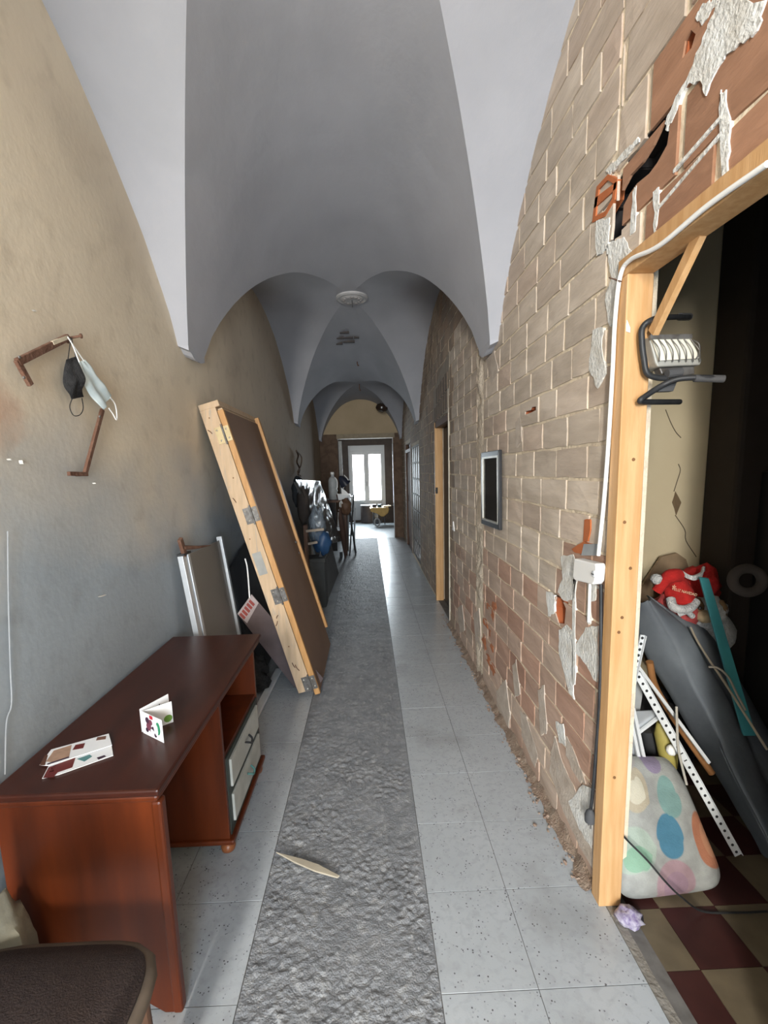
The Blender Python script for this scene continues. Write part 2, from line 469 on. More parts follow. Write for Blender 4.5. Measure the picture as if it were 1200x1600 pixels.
VOID = OPEN + [(1.45, 1.60, 2.265, 2.42), (1.325, 1.58, 2.36, 2.46), (1.245, 1.46, 2.365, 2.49), (1.755, 1.96, .905, 1.032), (1.172, 1.26, 2.55, 2.61), (2.13, 2.296, 1.836, 1.874)]
ys = sorted({-3.2, YEND} | {v for o in VOID for v in o[:2]}); zs = sorted({0, 3.75} | {v for o in VOID for v in o[2:]})
mb = MB()
for y0, y1 in zip(ys, ys[1:]):
    run = None
    for z0, z1 in zip(zs, zs[1:]):
        hole = any(a - 1e-6 <= y0 and y1 <= b + 1e-6 and c_ - 1e-6 <= z0 and z1 <= d + 1e-6 for a, b, c_, d in VOID)
        if hole:
            if run: mb.box((XR + .0065, y0, run[0]), (XR + .11, y1, run[1])); run = None
        else: run = (run[0], z1) if run else (z0, z1)
    if run: mb.box((XR + .0065, y0, run[0]), (XR + .11, y1, run[1]))
wall_right = mb.build('wall_right', MORTAR, kind='structure')


def brick_mesh(L_, H_, seed, D=.0062):
    """face of one brick: jittered front of 3 x 2 fields with worn edges"""
    rr = random.Random(seed); vs = []; fs = []
    for j in range(3):
        for i in range(4):
            e = (i in (0, 3)) or (j in (0, 2))
            vs.append((-D + (.0016 if e else 0) + rr.uniform(-.001, .001), (i / 3 - .5) * L_ + rr.uniform(-.0035, .0035) * (1 if e else 3), (j / 2 - .5) * H_ + rr.uniform(-.0035, .0035)))
    for j in range(2):
        for i in range(3): a = j * 4 + i; fs.append((a, a + 4, a + 5, a + 1))
    ring = [0, 1, 2, 3, 7, 11, 10, 9, 8, 4]; n0 = len(vs)
    for i in ring: vs.append((.006, vs[i][1] * 1.015, vs[i][2] * 1.02))
    for k in range(10): a, b = ring[k], ring[(k + 1) % 10]; fs.append((a, b, n0 + (k + 1) % 10, n0 + k))
    return vs, fs


def lerp(a, b, t): return tuple(x + (y - x) * t for x, y in zip(a, b))


rr = random.Random(11)
bricks = []                                     # (y0, y1, z0, z1, colour)
DUST, REDB, ORANGE, DARKB = (.63, .545, .455), (.46, .275, .20), (.40, .215, .13), (.34, .275, .215)


def colour(y, z):
    f = 0.
    if z < 1.0: f = .40 + .45 * (1.0 - z)
    if y < 1.75 and z < 1.28: f = .85
    f += rr.uniform(-.3, .3) + .5 * noise.noise(V(y * .8, z * .8, 3))
    if z < .2: f *= .6
    c = lerp(DUST, REDB, max(0, min(1, f)))
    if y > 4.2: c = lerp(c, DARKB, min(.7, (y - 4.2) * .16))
    k = rr.uniform(.88, 1.1); return tuple(x * k for x in c)


def skip(y0, y1, z0, z1):
    for a, b, c_, d in OPEN:
        if y1 > a + .004 and y0 < b - .004 and z1 > c_ + .004 and z0 < d - .004: return True
    if y0 < 3.30 and y1 > 3.12 and z0 < 2.35: return True        # the chase filled with rough mortar
    return z0 > wall_arc((y0 + y1) / 2) + .12


ROW = .1262
for r_ in range(27):
    z0 = .022 + r_ * ROW
    y = 1.447 - (.13 if r_ % 2 else .02) - rr.uniform(0, .05)
    while y < YEND:
        L_ = rr.choice((.245, .255, .265, .27, .2)) + rr.uniform(-.01, .01)
        a, b = max(y, 1.452), min(y + L_, YEND)
        # split round the openings and the chase
        cuts = [(a, b)]
        for (o0, o1, oz0, oz1) in OPEN + [(3.12, 3.30, 0, 2.35), (0, 1.513, 2.19, 9)]:
            if z0 + ROW > oz0 + .01 and z0 < oz1 - .01:
                nc = []
                for p, q in cuts:
                    if q <= o0 or p >= o1: nc.append((p, q)); continue
                    if o0 - p > .05: nc.append((p, o0 - .004))
                    if q - o1 > .05: nc.append((o1 + .004, q))
                cuts = nc
        for p, q in cuts:
            if q - p > .04 and not skip(p, q - .012, z0, z0 + ROW - .014):
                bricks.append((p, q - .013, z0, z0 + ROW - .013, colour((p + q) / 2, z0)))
        y += L_
# large clean bricks over the near door
for r_, z0 in enumerate((2.20, 2.303, 2.48, 2.655, 2.83, 3.0, 3.16)):
    y = .55 + (.13 if r_ % 2 else 0)
    h_ = .092 if r_ == 0 else .162
    while y < 1.5:
        a, b = y, min(y + .258, 1.512)
        if z0 + .04 < wall_arc((a + b) / 2) + .1:
            segs = [(a, b)]
            for p, q in segs:
                k = rr.uniform(.85, 1.1); c_ = tuple(x * k for x in (ORANGE if z0 < 2.6 and p < 1.36 else lerp(DUST, ORANGE, .45 if p < 1.2 else .12)))
                bricks.append((p, q - .014, z0, z0 + h_, c_))
        y += .272
bricks.sort(key=lambda t: t[0] if t[2] < 2.7 else t[0] + 1.2)
meshes = {}
far = MB()
for n_, (y0, y1, z0, z1, c_) in enumerate(bricks):
    L_, H_ = y1 - y0, z1 - z0
    hit = [pg for pg in HOLES if min(p[0] for p in pg) < y1 and max(p[0] for p in pg) > y0 and min(p[1] for p in pg) < z1 and max(p[1] for p in pg) > z0]
    if hit:
        o = MB().box((XR - .001, y0, z0), (XR + .0075, y1, z1)).build('brick', BRICK, wall_right); o.color = (*c_, 1)
        pl_ = o.parent; o.parent = None; o.location = WPOS[o.name]; cut_hole(o, hit)
        o.parent = pl_; o.location = WPOS[o.name] - WPOS[pl_.name]
    elif n_ < 300:
        key = (max(1, round(L_ / .02)), max(1, round(H_ / .02)), n_ % 4)
        if key not in meshes:
            me = bpy.data.meshes.new('brick'); v_, f_ = brick_mesh(key[0] * .02, key[1] * .02, n_)
            me.from_pydata(v_, [], f_); me.materials.append(BRICK); me.update(); meshes[key] = me
        o = bpy.data.objects.new('brick', meshes[key]); COL.objects.link(o); o.parent = wall_right
        o.location = V(XR + .0062 + rr.uniform(-.0012, .0015), (y0 + y1) / 2, (z0 + z1) / 2) - WPOS[wall_right.name]
        o.scale = (1, L_ / (key[0] * .02), H_ / (key[1] * .02)); o.color = (*c_, 1)
        o.rotation_euler = (rr.uniform(-.012, .012), 0, 0)
    else:
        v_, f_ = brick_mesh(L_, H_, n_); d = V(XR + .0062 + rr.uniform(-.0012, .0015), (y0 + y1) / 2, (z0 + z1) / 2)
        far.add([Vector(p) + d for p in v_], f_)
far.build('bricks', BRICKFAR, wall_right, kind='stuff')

# the chase of rough mortar beside the picture, with a broken red hollow low down
mb = MB()
def chase(u, v):
    z = .02 + 2.33 * v; y = 3.115 + .19 * u
    e = min(u, 1 - u) * 2
    dep = .006 + .02 * min(1, e * 2.5) * (0.6 + noise.noise(V(y * 14, z * 9, 0))) + .008 * noise.noise(V(y * 50, z * 35, 2))
    if .34 < z < .62: dep *= .2
    return V(XR + .014 - max(.0, dep), y + .012 * noise.noise(V(z * 6, u, 0)), z)
mb.grid(chase, 12, 120, thick=(.01, 0, 0))
mb.build('mortar_fill', mat('fill_mortar', (.58, .50, .40), (.47, .40, .315), ns=16, rough=.95, bump=.9, bs=70), wall_right, smooth=50)
REDHOLE = plain('broken_terracotta', (.42, .15, .065), .9, bump=.8, bs=70)
for k, (u, v) in enumerate([(762, 948), (768, 962), (758, 975), (766, 990), (772, 946), (757, 1005), (768, 1012), (762, 1030), (770, 1046), (712, 1003), (727, 1018), (731, 1030)]):
    p = AX(u, v, XR)
    MB().blob((XR + .008, p.y, p.z), (.011, .05 + .02 * (k % 3), .035 + .012 * (k % 2)), seed=k, amp=.4, nu=10, nv=6).build('broken_brick', REDHOLE, wall_right)

# white filler round the near door frame
PATCH = [
    [(1040, 190), (1056, 150), (1072, 125), (1095, 70), (1112, 25), (1122, 0), (1196, 0), (1182, 48), (1160, 68), (1136, 84), (1120, 108), (1102, 150), (1094, 126), (1074, 132), (1052, 184), (1042, 205)],
    [(1086, 28), (1096, 8), (1108, 0), (1120, 0), (1110, 18), (1096, 40)],
    [(948, 384), (958, 376), (974, 370), (986, 392), (978, 418), (968, 442), (955, 432), (950, 405)],
    [(931, 345), (950, 340), (953, 352), (949, 388), (932, 400), (930, 372)],
    [(949, 450), (955, 432), (963, 440), (962, 505), (953, 511), (945, 468)],
    [(926, 516), (942, 512), (940, 546), (946, 584), (933, 607), (920, 578)],
    [(876, 870), (895, 866), (900, 884), (901, 906), (896, 938), (880, 938), (871, 925), (879, 904)],
    [(873, 984), (885, 976), (894, 985), (895, 1072), (897, 1093), (889, 1083), (880, 1046), (873, 1020)],
    [(894, 906), (900, 905), (898, 985), (898, 1070), (893, 1070)],
    [(915, 980), (934, 978), (932, 1066), (925, 1058), (914, 1037), (899, 1018), (900, 1007)],
    [(918, 912), (931, 914), (930, 938), (922, 939), (922, 975), (917, 973)],
    [(910, 1226), (926, 1234), (924, 1326), (905, 1296), (888, 1252)],
    [(868, 1127), (879, 1131), (884, 1166), (873, 1160)],
    [(853, 924), (866, 930), (866, 958), (856, 963)],
    [(988, 300), (994, 290), (992, 360), (984, 368)],
    [(1126, 140), (1134, 140), (1140, 200), (1136, 270), (1128, 280), (1124, 200)],
    [(1020, 300), (1029, 292), (1026, 352), (1022, 368)],
    [(945, 268), (985, 226), (996, 214), (998, 222), (962, 262), (950, 276)],
]
for k, pg in enumerate(PATCH):
    pl = jag([AX(u, v, XR - .003) for u, v in pg], .0055, 4, k)
    MB().prism(pl, (.010, 0, 0)).build('filler_patch', WHITEP, wall_right)
SMEAR = mat('mortar_smear', (.56, .49, .42), (.44, .365, .30), ns=14, rough=.95, bump=.6, bs=70)
for k, pg in enumerate([[(866, 1150), (878, 1190), (900, 1240), (914, 1290), (929, 1335), (930, 1362), (905, 1322), (880, 1268), (858, 1205)], [(775, 1080), (790, 1062), (797, 1118), (791, 1160), (777, 1128)],
                        [(840, 1078), (850, 1070), (854, 1142), (845, 1150)], [(812, 1110), (822, 1120), (840, 1180), (836, 1200), (815, 1150)], [(740, 960), (748, 950), (752, 1010), (744, 1025)], [(800, 1040), (806, 1030), (812, 1085), (804, 1090)],
                        [(715, 950), (722, 945), (726, 985), (718, 990)], [(885, 1150), (893, 1165), (915, 1225), (905, 1222), (884, 1180)], [(760, 560), (772, 548), (778, 580), (766, 600)], [(805, 660), (812, 650), (815, 690), (806, 700)]]):
    MB().prism(jag([AX(u, v, XR - .002) for u, v in pg], .008, 4, 40 + k), (.009, 0, 0)).build('mortar_smear', SMEAR, wall_right)
for k, (u, v, u2, v2) in enumerate([(1053, 268, 1130, 180), (1025, 330, 1128, 208)]):
    MB().bar(AX(u, v, XR - .001), AX(u2, v2, XR - .001), .009, .005, (0, 0, 1)).build('mortar_joint', WHITEP, wall_right)
# hollow cores: near-black plates that paint the big hole's shade, and the broken hollow brick beside the big hole
CAVE = plain('cavity_shade', (.035, .033, .036), .95)
m_ = MB().box((XR + .085, 1.15, 2.2), (XR + .115, 1.70, 2.55))
for y, z0, z1 in ((1.594, 2.266, 2.419), (1.574, 2.42, 2.459), (1.454, 2.46, 2.489)): m_.box((XR + .0085, y, z0), (XR + .09, y + .004, z1))
for y0, y1, z in ((1.575, 1.598, 2.415), (1.455, 1.578, 2.455), (1.247, 1.458, 2.485)): m_.box((XR + .0085, y0, z), (XR + .09, y1, z + .003))
m_.build('cavity_back', CAVE, wall_right)
HOL = plain('terracotta_inside', (.45, .13, .05), .9)
for k, pg in enumerate(HOLES[1:]):
    m_ = MB(); x1 = XR + .09
    m_.prism([(x1, y, z) for y, z in pg], (.008, 0, 0))
    for (ya, za), (yb, zb) in zip(pg, pg[1:] + pg[:1]): m_.prism([(XR + .004, ya, za), (XR + .004, yb, zb), (x1, yb, zb), (x1, ya, za)], (0, .001, .001))
    m_.build('hollow_core', HOL, wall_right)
hb_ = [AX(u, v, XR - .004) for u, v in [(925, 348), (932, 292), (950, 272), (964, 280), (960, 312), (945, 338)]]
ORB = plain('broken_hollow_brick', (.50, .15, .05), .85)
m_ = MB(); cen = sum(hb_, V(0, 0, 0)) / 6
for a, b in zip(hb_, hb_[1:] + hb_[:1]):
    m_.prism([a, b, b.lerp(cen, .26), a.lerp(cen, .26)], (.03, 0, 0))
m_.prism([hb_[1].lerp(hb_[0], .3), hb_[3].lerp(hb_[4], .1), hb_[3].lerp(hb_[4], .45), hb_[1].lerp(hb_[0], .6)], (.03, 0, 0))
m_.prism([p + V(.016, 0, 0) for p in hb_], (.01, 0, 0))
m_.build('broken_hollow_brick', ORB, wall_right, label='orange broken hollow brick')
# loose orange shards above the switch box
for k, pg in enumerate([[(913, 812), (922, 812), (922, 828), (918, 846), (911, 846)], [(893, 858), (912, 846), (926, 850), (915, 868), (900, 864)]]):
    MB().prism(jag([AX(u, v, XR - .004) for u, v in pg], .004, 2, k), (.02, 0, 0)).build('broken_brick', ORB, wall_right)
MB().prism([AX(u, v, XR - .006) for u, v in [(912, 850), (932, 850), (934, 868), (908, 868)]], (.02, 0, 0)).build('filler_patch', plain('grey_cement', (.36, .39, .41), .9), wall_right)
# rubble along the foot of the wall
mb = MB(); rr2 = random.Random(5)
for k in range(420):
    y = 1.5 + 3.2 * rr2.random() ** 1.3; s = rr2.uniform(.002, .007) * (1.5 if rr2.random() < .08 else 1)
    x = XR - abs(rr2.gauss(0, .028)) - .004
    mb.blob((x, y, s * .5 + .001), (s * rr2.uniform(.7, 1.5), s * rr2.uniform(.7, 1.6), s * .8), seed=k, amp=.5, nu=6, nv=4)
mb.build('rubble', mat('rubble', (.20, .125, .09), (.33, .27, .22), ns=40, rough=.95), wall_right, kind='stuff')
# dirt skirting where the wall meets the floor
mb = MB()
mb.grid(lambda u, v: V(XR + .012 - (.045 + .035 * noise.noise(V(u * 30, 0, 0)) + .02 * noise.noise(V(u * 90, 4, 0))) * (1 - v) - .002, 1.45 + 2.97 * u, .003 + .05 * v * v * (1 + noise.noise(V(u * 40, 1, 1)))), 160, 4)
mb.build('dirt_bank', mat('dirt', (.21, .145, .105), (.30, .235, .18), ns=30, rough=1, bump=.8, bs=120), wall_right, kind='stuff', smooth=60)

# ---- floor: grout bed, terrazzo tiles one by one, the trench filled with rough concrete
T = .33; Y0 = 1.147; XS, XT = .173, -.445       # right and left edge of the trench
floor = MB().box((XL - .1, -3.2, -.12), (XR + .09, YEND + .1, -.035)).box((XL - .1, -3.2, -.035), (XT, YEND + .1, -.0025)).box((XS, -3.2, -.035), (XR + .09, YEND + .1, -.0025)).build('floor', GROUT, kind='structure')
tile_me = {}
def tile(x0, x1, y0, y1):
    key = (round(x1 - x0, 3), round(y1 - y0, 3))
    if key not in tile_me:
        a, b, e = (x1 - x0) / 2 - .0012, (y1 - y0) / 2 - .0012, .0006
        v_ = [(sx * a, sy * b, z) for z in (-.008, -.0005) for sx, sy in ((-1, -1), (1, -1), (1, 1), (-1, 1))] + [(sx * (a - e), sy * (b - e), 0) for sx, sy in ((-1, -1), (1, -1), (1, 1), (-1, 1))]
        f_ = [(k + i, k + (i + 1) % 4, k + 4 + (i + 1) % 4, k + 4 + i) for k in (0, 4) for i in range(4)] + [(8, 9, 10, 11)]
        me = bpy.data.meshes.new('tile'); me.from_pydata(v_, [], f_); me.materials.append(TERRAZZO); tile_me[key] = me
    o = bpy.data.objects.new('tile', tile_me[key]); COL.objects.link(o); o.parent = floor
    o.location = V((x0 + x1) / 2, (y0 + y1) / 2, rr.uniform(-.0006, .0004)) - WPOS[floor.name]
    o.rotation_euler = (rr.uniform(-.0015, .0015), rr.uniform(-.0015, .0015), 0)
j = -3
while Y0 + j * T < YEND:
    y0, y1 = Y0 + j * T, min(Y0 + (j + 1) * T, YEND)
    for x0, x1 in ((XS, .473), (.473, XR + .012), (XT - T, XT), (XL, XT - T)): tile(x0, x1, y0, y1)
    j += 1
# trench
nx, ny = 140, 860
yy = .55 * (YEND / .55) ** np.linspace(0, 1, ny)
xx = np.linspace(XT + .001, XS - .001, nx)
vs = []
for yv in yy:
    fq = 1 if yv < 4 else .55
    for xv in xx:
        q = V(xv, yv, 0)
        k = .7 + .6 * noise.noise(q * 3.5)
        z = .004 * noise.noise(q * 9) + k * (.0052 * noise.noise(q * 38 + V(5, 0, 0)) + .0048 * noise.noise(q * 72 + V(3, 1, 0)))
        if yv < 4.5: z += k * (.0075 * max(0, noise.noise(q * 54 + V(1, 1, 1)) - .12) + .0026 * noise.noise(q * 140 + V(0, 9, 0)))
        e = min(xv - XT, XS - xv) / .03
        vs.append((xv, yv, -.004 + z * (.35 + .65 * min(1, e))))
fs = [(a * nx + b, a * nx + b + 1, (a + 1) * nx + b + 1, (a + 1) * nx + b) for a in range(ny - 1) for b in range(nx - 1)]
MB().add(vs, fs).build('concrete_strip', CONC, floor, label='strip of rough grey concrete along the corridor floor', smooth=80)

# ---- end wall with lunette, opening into the far room
PIER = plain('pier_brown', (.19, .125, .085), .9, c3=(.13, .085, .06), n3=6)
wall_end = MB()
wall_end.box((XL - .1, YEND, 0), (-.68, YEND + .25, 2.33)).box((.60, YEND, 0), (XR + .2, YEND + .25, 2.33))
wall_end = wall_end.build('wall_end', PIER, kind='structure')
MB().box((XL - .1, YEND, 2.44), (XR + .2, YEND + .25, 3.5)).build('lunette', CREAM, wall_end, label='cream plastered lunette over the opening')
MB().box((-.70, YEND - .006, 2.335), (.64, YEND + .22, 2.44)).build('lintel', plain('stained_lintel', (.42, .35, .25), .85), wall_end)
MB().box((XL - .1, YEND, 2.33), (-.70, YEND + .25, 2.44)).box((.64, YEND, 2.33), (XR + .2, YEND + .25, 2.44)).build('pier_head', PIER, wall_end)
MB().box((-.695, YEND + .245, 0), (-.60, YEND + .27, 2.30)).build('trim_1', plain('white_jamb', (.55, .56, .55), .6), kind='structure')
MB().box((.585, YEND + .02, 0), (.602, YEND + .05, 2.2)).build('trim_2', WHITEM, kind='structure')
# far room
FARF = mat('far_floor', (.34, .38, .40), (.26, .29, .31), ns=5, rough=.4, bump=.1, c3=(.18, .19, .20), n3=9, lo3=.58, hi3=.7)
MB().box((-2.2, YEND + .02, -.1), (2.2, YWIN + .3, -.002)).build('floor', FARF, kind='structure')
MB().box((-2.2, YEND + .02, 2.75), (2.2, YWIN + .3, 2.85)).build('ceiling', BROWNWALL, kind='structure')
wf = MB().box((-2.2, YWIN, 0), (-.59, YWIN + .2, 2.75)).box((.53, YWIN, 0), (2.2, YWIN + .2, 2.75)).box((-.59, YWIN, 2.37), (.53, YWIN + .2, 2.75)).box((-.59, YWIN, 0), (.53, YWIN + .2, .06))
wf.build('wall_far', BROWNWALL, kind='structure')
MB().box((-2.3, YEND + .25, 0), (-2.2, YWIN, 2.8)).build('wall_far_left', BROWNWALL, kind='structure')
MB().box((2.2, YEND + .25, 0), (2.3, YWIN, 2.8)).build('wall_far_right', BROWNWALL, kind='structure')
# balcony door
win = bpy.data.objects.new('window_1', None); COL.objects.link(win); win.location = (-.03, YWIN, .06); WPOS['window_1'] = V(-.03, YWIN, .06); win['kind'] = 'structure'
m_ = MB(); y0, y1 = YWIN - .02, YWIN + .07
m_.box((-.59, y0, .06), (-.53, y1, 2.37)).box((.47, y0, .06), (.53, y1, 2.37)).box((-.53, y0, 2.20), (.47, y1, 2.37)).box((-.53, y0, .06), (.47, y1, .10))
m_.build('window_frame', PVC, win, bevel=.006)
for k, (a, b) in enumerate(((-.53, -.055), (-.03, .47))):
    m_ = MB(); s_ = .065
    m_.box((a, y0 + .02, .10), (a + s_, y1 - .02, 2.20)).box((b - s_, y0 + .02, .10), (b, y1 - .02, 2.20)).box((a + s_, y0 + .02, 2.09), (b - s_, y1 - .02, 2.20)).box((a + s_, y0 + .02, .10), (b - s_, y1 - .02, .18)).box((a + s_, y0 + .02, .60), (b - s_, y1 - .02, .68))
    lf = m_.build('window_leaf', PVC, win, bevel=.005)
    MB().box((a + s_, y0 + .04, .18), (b - s_, y1 - .04, .60)).build('panel', PVC, lf)
    MB().box((a + s_, y0 + .055, .68), (b - s_, y0 + .06, 2.09)).build('pane', GLASS, lf)
    MB().grid(lambda u, v, a=a, b=b: V(a + .055 + (b - a - .11) * u, YWIN + .065 + .010 * math.sin(u * 40) + .006, .66 + 1.45 * v), 30, 2, thick=(0, .002, 0)).build('net_curtain', CURTAIN, lf)
MB().box((-.055, y0 + .012, .10), (-.03, y1 - .02, 2.20)).build('meeting_stile', PVC, win)
MB().box((-.05, y0 - .02, 1.12), (-.034, y0 + .01, 1.26)).build('handle', STEEL, win)

# ---- side rooms behind the right wall
MB().box((XR + .09, -1.2, -.12), (2.75, YBACK + .1, -.012)).build('floor', plain('side_bed', (.12, .10, .09), .9), kind='structure')
sidefloor = bpy.data.objects['floor.002']
TC = mat('cement_tile_cream', (.155, .125, .082), (.11, .09, .06), ns=9, rough=.5); TM = mat('cement_tile_maroon', (.055, .018, .016), (.04, .014, .013), ns=9, rough=.45)
for i in range(-1, 9):
    for k in range(-6, 6):
        x0, y0 = .80 + .2 * i, .98 + .2 * k
        if x0 + .2 < .86 or y0 > YBACK - .05: continue
        MB().box((max(x0, .845) + .001, y0 + .001, -.014), (x0 + .199, y0 + .199, -.004 + rr.uniform(-.0005, .0005))).build('tile', TC if (i + k) % 2 else TM, sidefloor)
MB().grid(lambda u, v: V(.8125 + .056 * u, .445 + .995 * v, .0022 - .008 * u + .0008 * noise.noise(V(u * 3, v * 9, 0))), 6, 60, thick=(0, 0, -.02)).build('threshold', mat('worn_cement', (.20, .185, .16), (.28, .265, .24), ns=10, rough=.8, bump=.6, bs=60), sidefloor, label='worn cement threshold of the near doorway', smooth=60)
wb = MB().box((XR + .11, YBACK, 0), (2.75, YBACK + .12, 2.95)).build('wall_back', SIDEWALL, kind='structure')
SIDEDARK = plain('side_room_dark', (.07, .055, .045), .95)  # walls darkened to cut bounce light into the side room
MB().box((2.75, -1.2, 0), (2.85, YBACK + .1, 2.95)).build('wall_side_room_right', SIDEDARK, kind='structure')
MB().box((XR + .11, -1.3, 0), (2.75, -1.2, 2.95)).build('wall_side_room_front', SIDEDARK, kind='structure')
MB().box((XR + .11, -1.3, 2.95), (2.85, YBACK + .12, 3.05)).build('ceiling', SIDEDARK, kind='structure')
CRACK = plain('crack', (.10, .08, .055), .95)
def on_back(u, v): return AY(u, v, YBACK - .001)
for pth in ([(1040, 640), (1048, 660), (1056, 675), (1064, 684)], [(1060, 725), (1063, 735), (1058, 752), (1053, 768)], [(1055, 805), (1070, 828), (1072, 845), (1088, 870)]):
    MB().tube(bez([on_back(*p) for p in pth], 4), .0022, 5).build('crack', CRACK, wb)
MB().prism(jag([on_back(*p) for p in [(1050, 785), (1055, 768), (1064, 785), (1056, 805)]], .003, 2, 3), (0, -.003, 0)).build('plaster_hole', plain('hole_brown', (.17, .12, .07), .95), wb)

# dark room behind the second doorway and behind the closed one
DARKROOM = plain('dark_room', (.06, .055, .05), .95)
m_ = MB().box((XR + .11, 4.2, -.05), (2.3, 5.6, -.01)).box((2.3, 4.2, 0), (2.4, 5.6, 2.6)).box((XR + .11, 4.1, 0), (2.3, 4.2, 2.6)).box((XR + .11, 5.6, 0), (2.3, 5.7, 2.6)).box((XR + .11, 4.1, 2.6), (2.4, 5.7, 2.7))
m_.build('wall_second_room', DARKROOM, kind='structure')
door2 = bpy.data.objects.new('door_2', None); COL.objects.link(door2); door2.location = (XR, 4.86, 0); WPOS['door_2'] = V(XR, 4.86, 0); door2['kind'] = 'structure'
MB().box((.785, 5.24, 0), (.875, 5.296, 2.115)).build('jamb', WOODPALE, door2, bevel=.003)
MB().box((.795, 4.424, 0), (.815, 4.445, 2.35)).build('corner_bead', plain('bead', (.62, .57, .47), .8), door2)
MB().box((.79, 4.44, 2.05), (.90, 5.24, 2.115)).build('head', DARKWOOD, door2)
MB().box((.885, 4.46, .01), (.92, 5.235, 2.04)).build('door_leaf', plain('dark_leaf', (.075, .075, .075), .55), door2)
MB().cyl((.79, 5.225, 1.33), (.79, 5.30, 1.345), .006).cyl((.80, 5.23, 1.30), (.80, 5.23, 1.37), .012).build('latch', BLACK, door2)
# flat bricks set in cement over the second door
MB().prism(jag([V(XR - .002, 4.42, 2.12), V(XR - .002, 5.42, 2.12), V(XR - .002, 5.36, 2.50), V(XR - .002, 4.36, 2.68)], .02, 4, 2), (.012, 0, 0)).build('cement_collar', plain('cement_collar', (.36, .31, .25), .95), wall_right)
for i in range(6):
    for k in range(2 if i < 5 else 1):
        y = 4.45 + i * .145
        MB().box((XR - .010, y, 2.17 + .18 * k - .01 * i), (XR + .005, y + .125, 2.33 + .18 * k - .01 * i)).build('brick', plain('sooty_flat_brick', (.20, .155, .12), .95), wall_right, bevel=.003)
# closed brown door near the end, and the glazed screen in front of it
d3 = bpy.data.objects.new('door_3', None); COL.objects.link(d3); d3.location = (XR, 8.95, 0); WPOS['door_3'] = V(XR, 8.95, 0); d3['kind'] = 'structure'
MB().box((.80, 8.40, 0), (.86, 8.46, 2.1)).box((.80, 9.44, 0), (.86, 9.50, 2.1)).box((.80, 8.46, 1.93), (.86, 9.44, 1.99)).build('door_frame', DARKWOOD, d3)
m_ = MB().box((.835, 8.46, .01), (.86, 9.44, 1.93)); m_.box((.828, 8.55, .2), (.84, 9.35, .95)).box((.828, 8.55, 1.08), (.84, 9.35, 1.82))
m_.build('door_leaf', plain('brown_leaf', (.17, .09, .06), .85, spec=.15), d3, bevel=.004)
MB().box((.86, 8.46, 1.99), (.88, 9.44, 2.1)).build('transom', BLACK, d3)
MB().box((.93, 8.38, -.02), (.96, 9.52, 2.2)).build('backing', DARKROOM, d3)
w2 = bpy.data.objects.new('window_2', None); COL.objects.link(w2); w2.location = (XR, 7.57, .08); WPOS['window_2'] = V(XR, 7.57, .08); w2['kind'] = 'structure'
PANE2 = mat('screen_pane', (.24, .21, .175), (.17, .15, .125), ns=7, rough=.5, spec=.12)
m_ = MB()
for i in range(5): y = 7.0 + i * 1.15 / 4; m_.box((.80, y - .012, .08), (.83, y + .012, 1.97))
for k in range(8): z = .08 + k * 1.89 / 7; m_.box((.80, 7.0, z - .012), (.83, 8.15, z + .012))
m_.build('glazing_bars', plain('screen_bars', (.12, .10, .08), .7), w2)
for i in range(4):
    for k in range(7):
        y, z = 7.012 + i * .2875, .092 + k * .27
        MB().box((.808, y, z), (.822, y + .2635, z + .246)).build('pane', PANE2, w2, bevel=.006)
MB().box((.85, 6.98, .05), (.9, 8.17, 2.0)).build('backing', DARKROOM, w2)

# ------------------------------------------------------------------ near doorway: posts, lintel, brace
fr = thing('door_frame', 'raw pine door frame with thin diagonal brace at the near right doorway', 'door frame', (.825, 1.42, 0))
MB().box((.785, 1.392, 0), (.865, 1.447, 2.14)).build('post', WOODPALE, fr, bevel=.003)
MB().box((.785, .385, 2.14), (.865, 1.447, 2.195)).build('lintel', WOODPALE, fr, bevel=.003)
MB().box((.785, .385, 0), (.865, .44, 2.14)).build('post', WOODPALE, fr, bevel=.003)
MB().bar(AX(1021, 520, .85), AX(1094, 366, .85), .03, .018, (0, 1, 0)).build('brace', WOODPALE, fr)
KNOT = plain('knot', (.20, .095, .035), .7)
for u, v in ((990, 718), (976, 816), (972, 965), (967, 988), (960, 1215), (985, 888)):
    p = AY(u, v, 1.3915); MB().lathe(p, [(.0055, -.0005), (.005, .0012), (.001, .0016)], 10, (0, -1, 0)).build('knot', KNOT, fr)
MB().prism(jag([AY(u, v, 1.391) for u, v in [(979, 500), (984, 512), (984, 520), (978, 518)]], .002, 2, 4), (0, -.002, 0)).build('paint_splash', WHITE, fr)

cab = MB().tube(bez([AX(u, v, .776) for u, v in [(1199, 256), (1105, 322), (1030, 384), (985, 406), (969, 432), (961, 500), (957, 580), (950, 700), (943, 790), (935, 868)]], 8), .0065, 8)
cab.build('cable', WHITE, label='thick white cable along the lintel and down to the junction box', cat='cable', smooth=60)
bx = thing('junction_box', 'white square junction box on the bare bricks beside the door post', 'box', AX(929, 892, .79))
MB().prism([AX(u, v, .792) for u, v in [(912, 872), (946, 880), (948, 886), (945, 908), (941, 913), (912, 906), (909, 901), (911, 876)]], (-.035, 0, 0)).build('box_body', WHITE, bx, bevel=.005)
p = AX(929, 897, .757); MB().lathe(p, [(.011, 0), (.011, .004), (.008, .006), (.001, .006)], 16, (-1, 0, 0)).build('screw_cap', WHITEM, bx)
MB().box((p.x - .008, p.y - .007, p.z - .0015), (p.x - .005, p.y + .007, p.z + .0015)).build('slot', DARKGREY, bx)
MB().tube([AX(u, v, .786) for u, v in [(922, 912), (921, 935), (920, 972)]], .005, 8).build('conduit', WHITE, label='short white conduit below the junction box', cat='conduit')
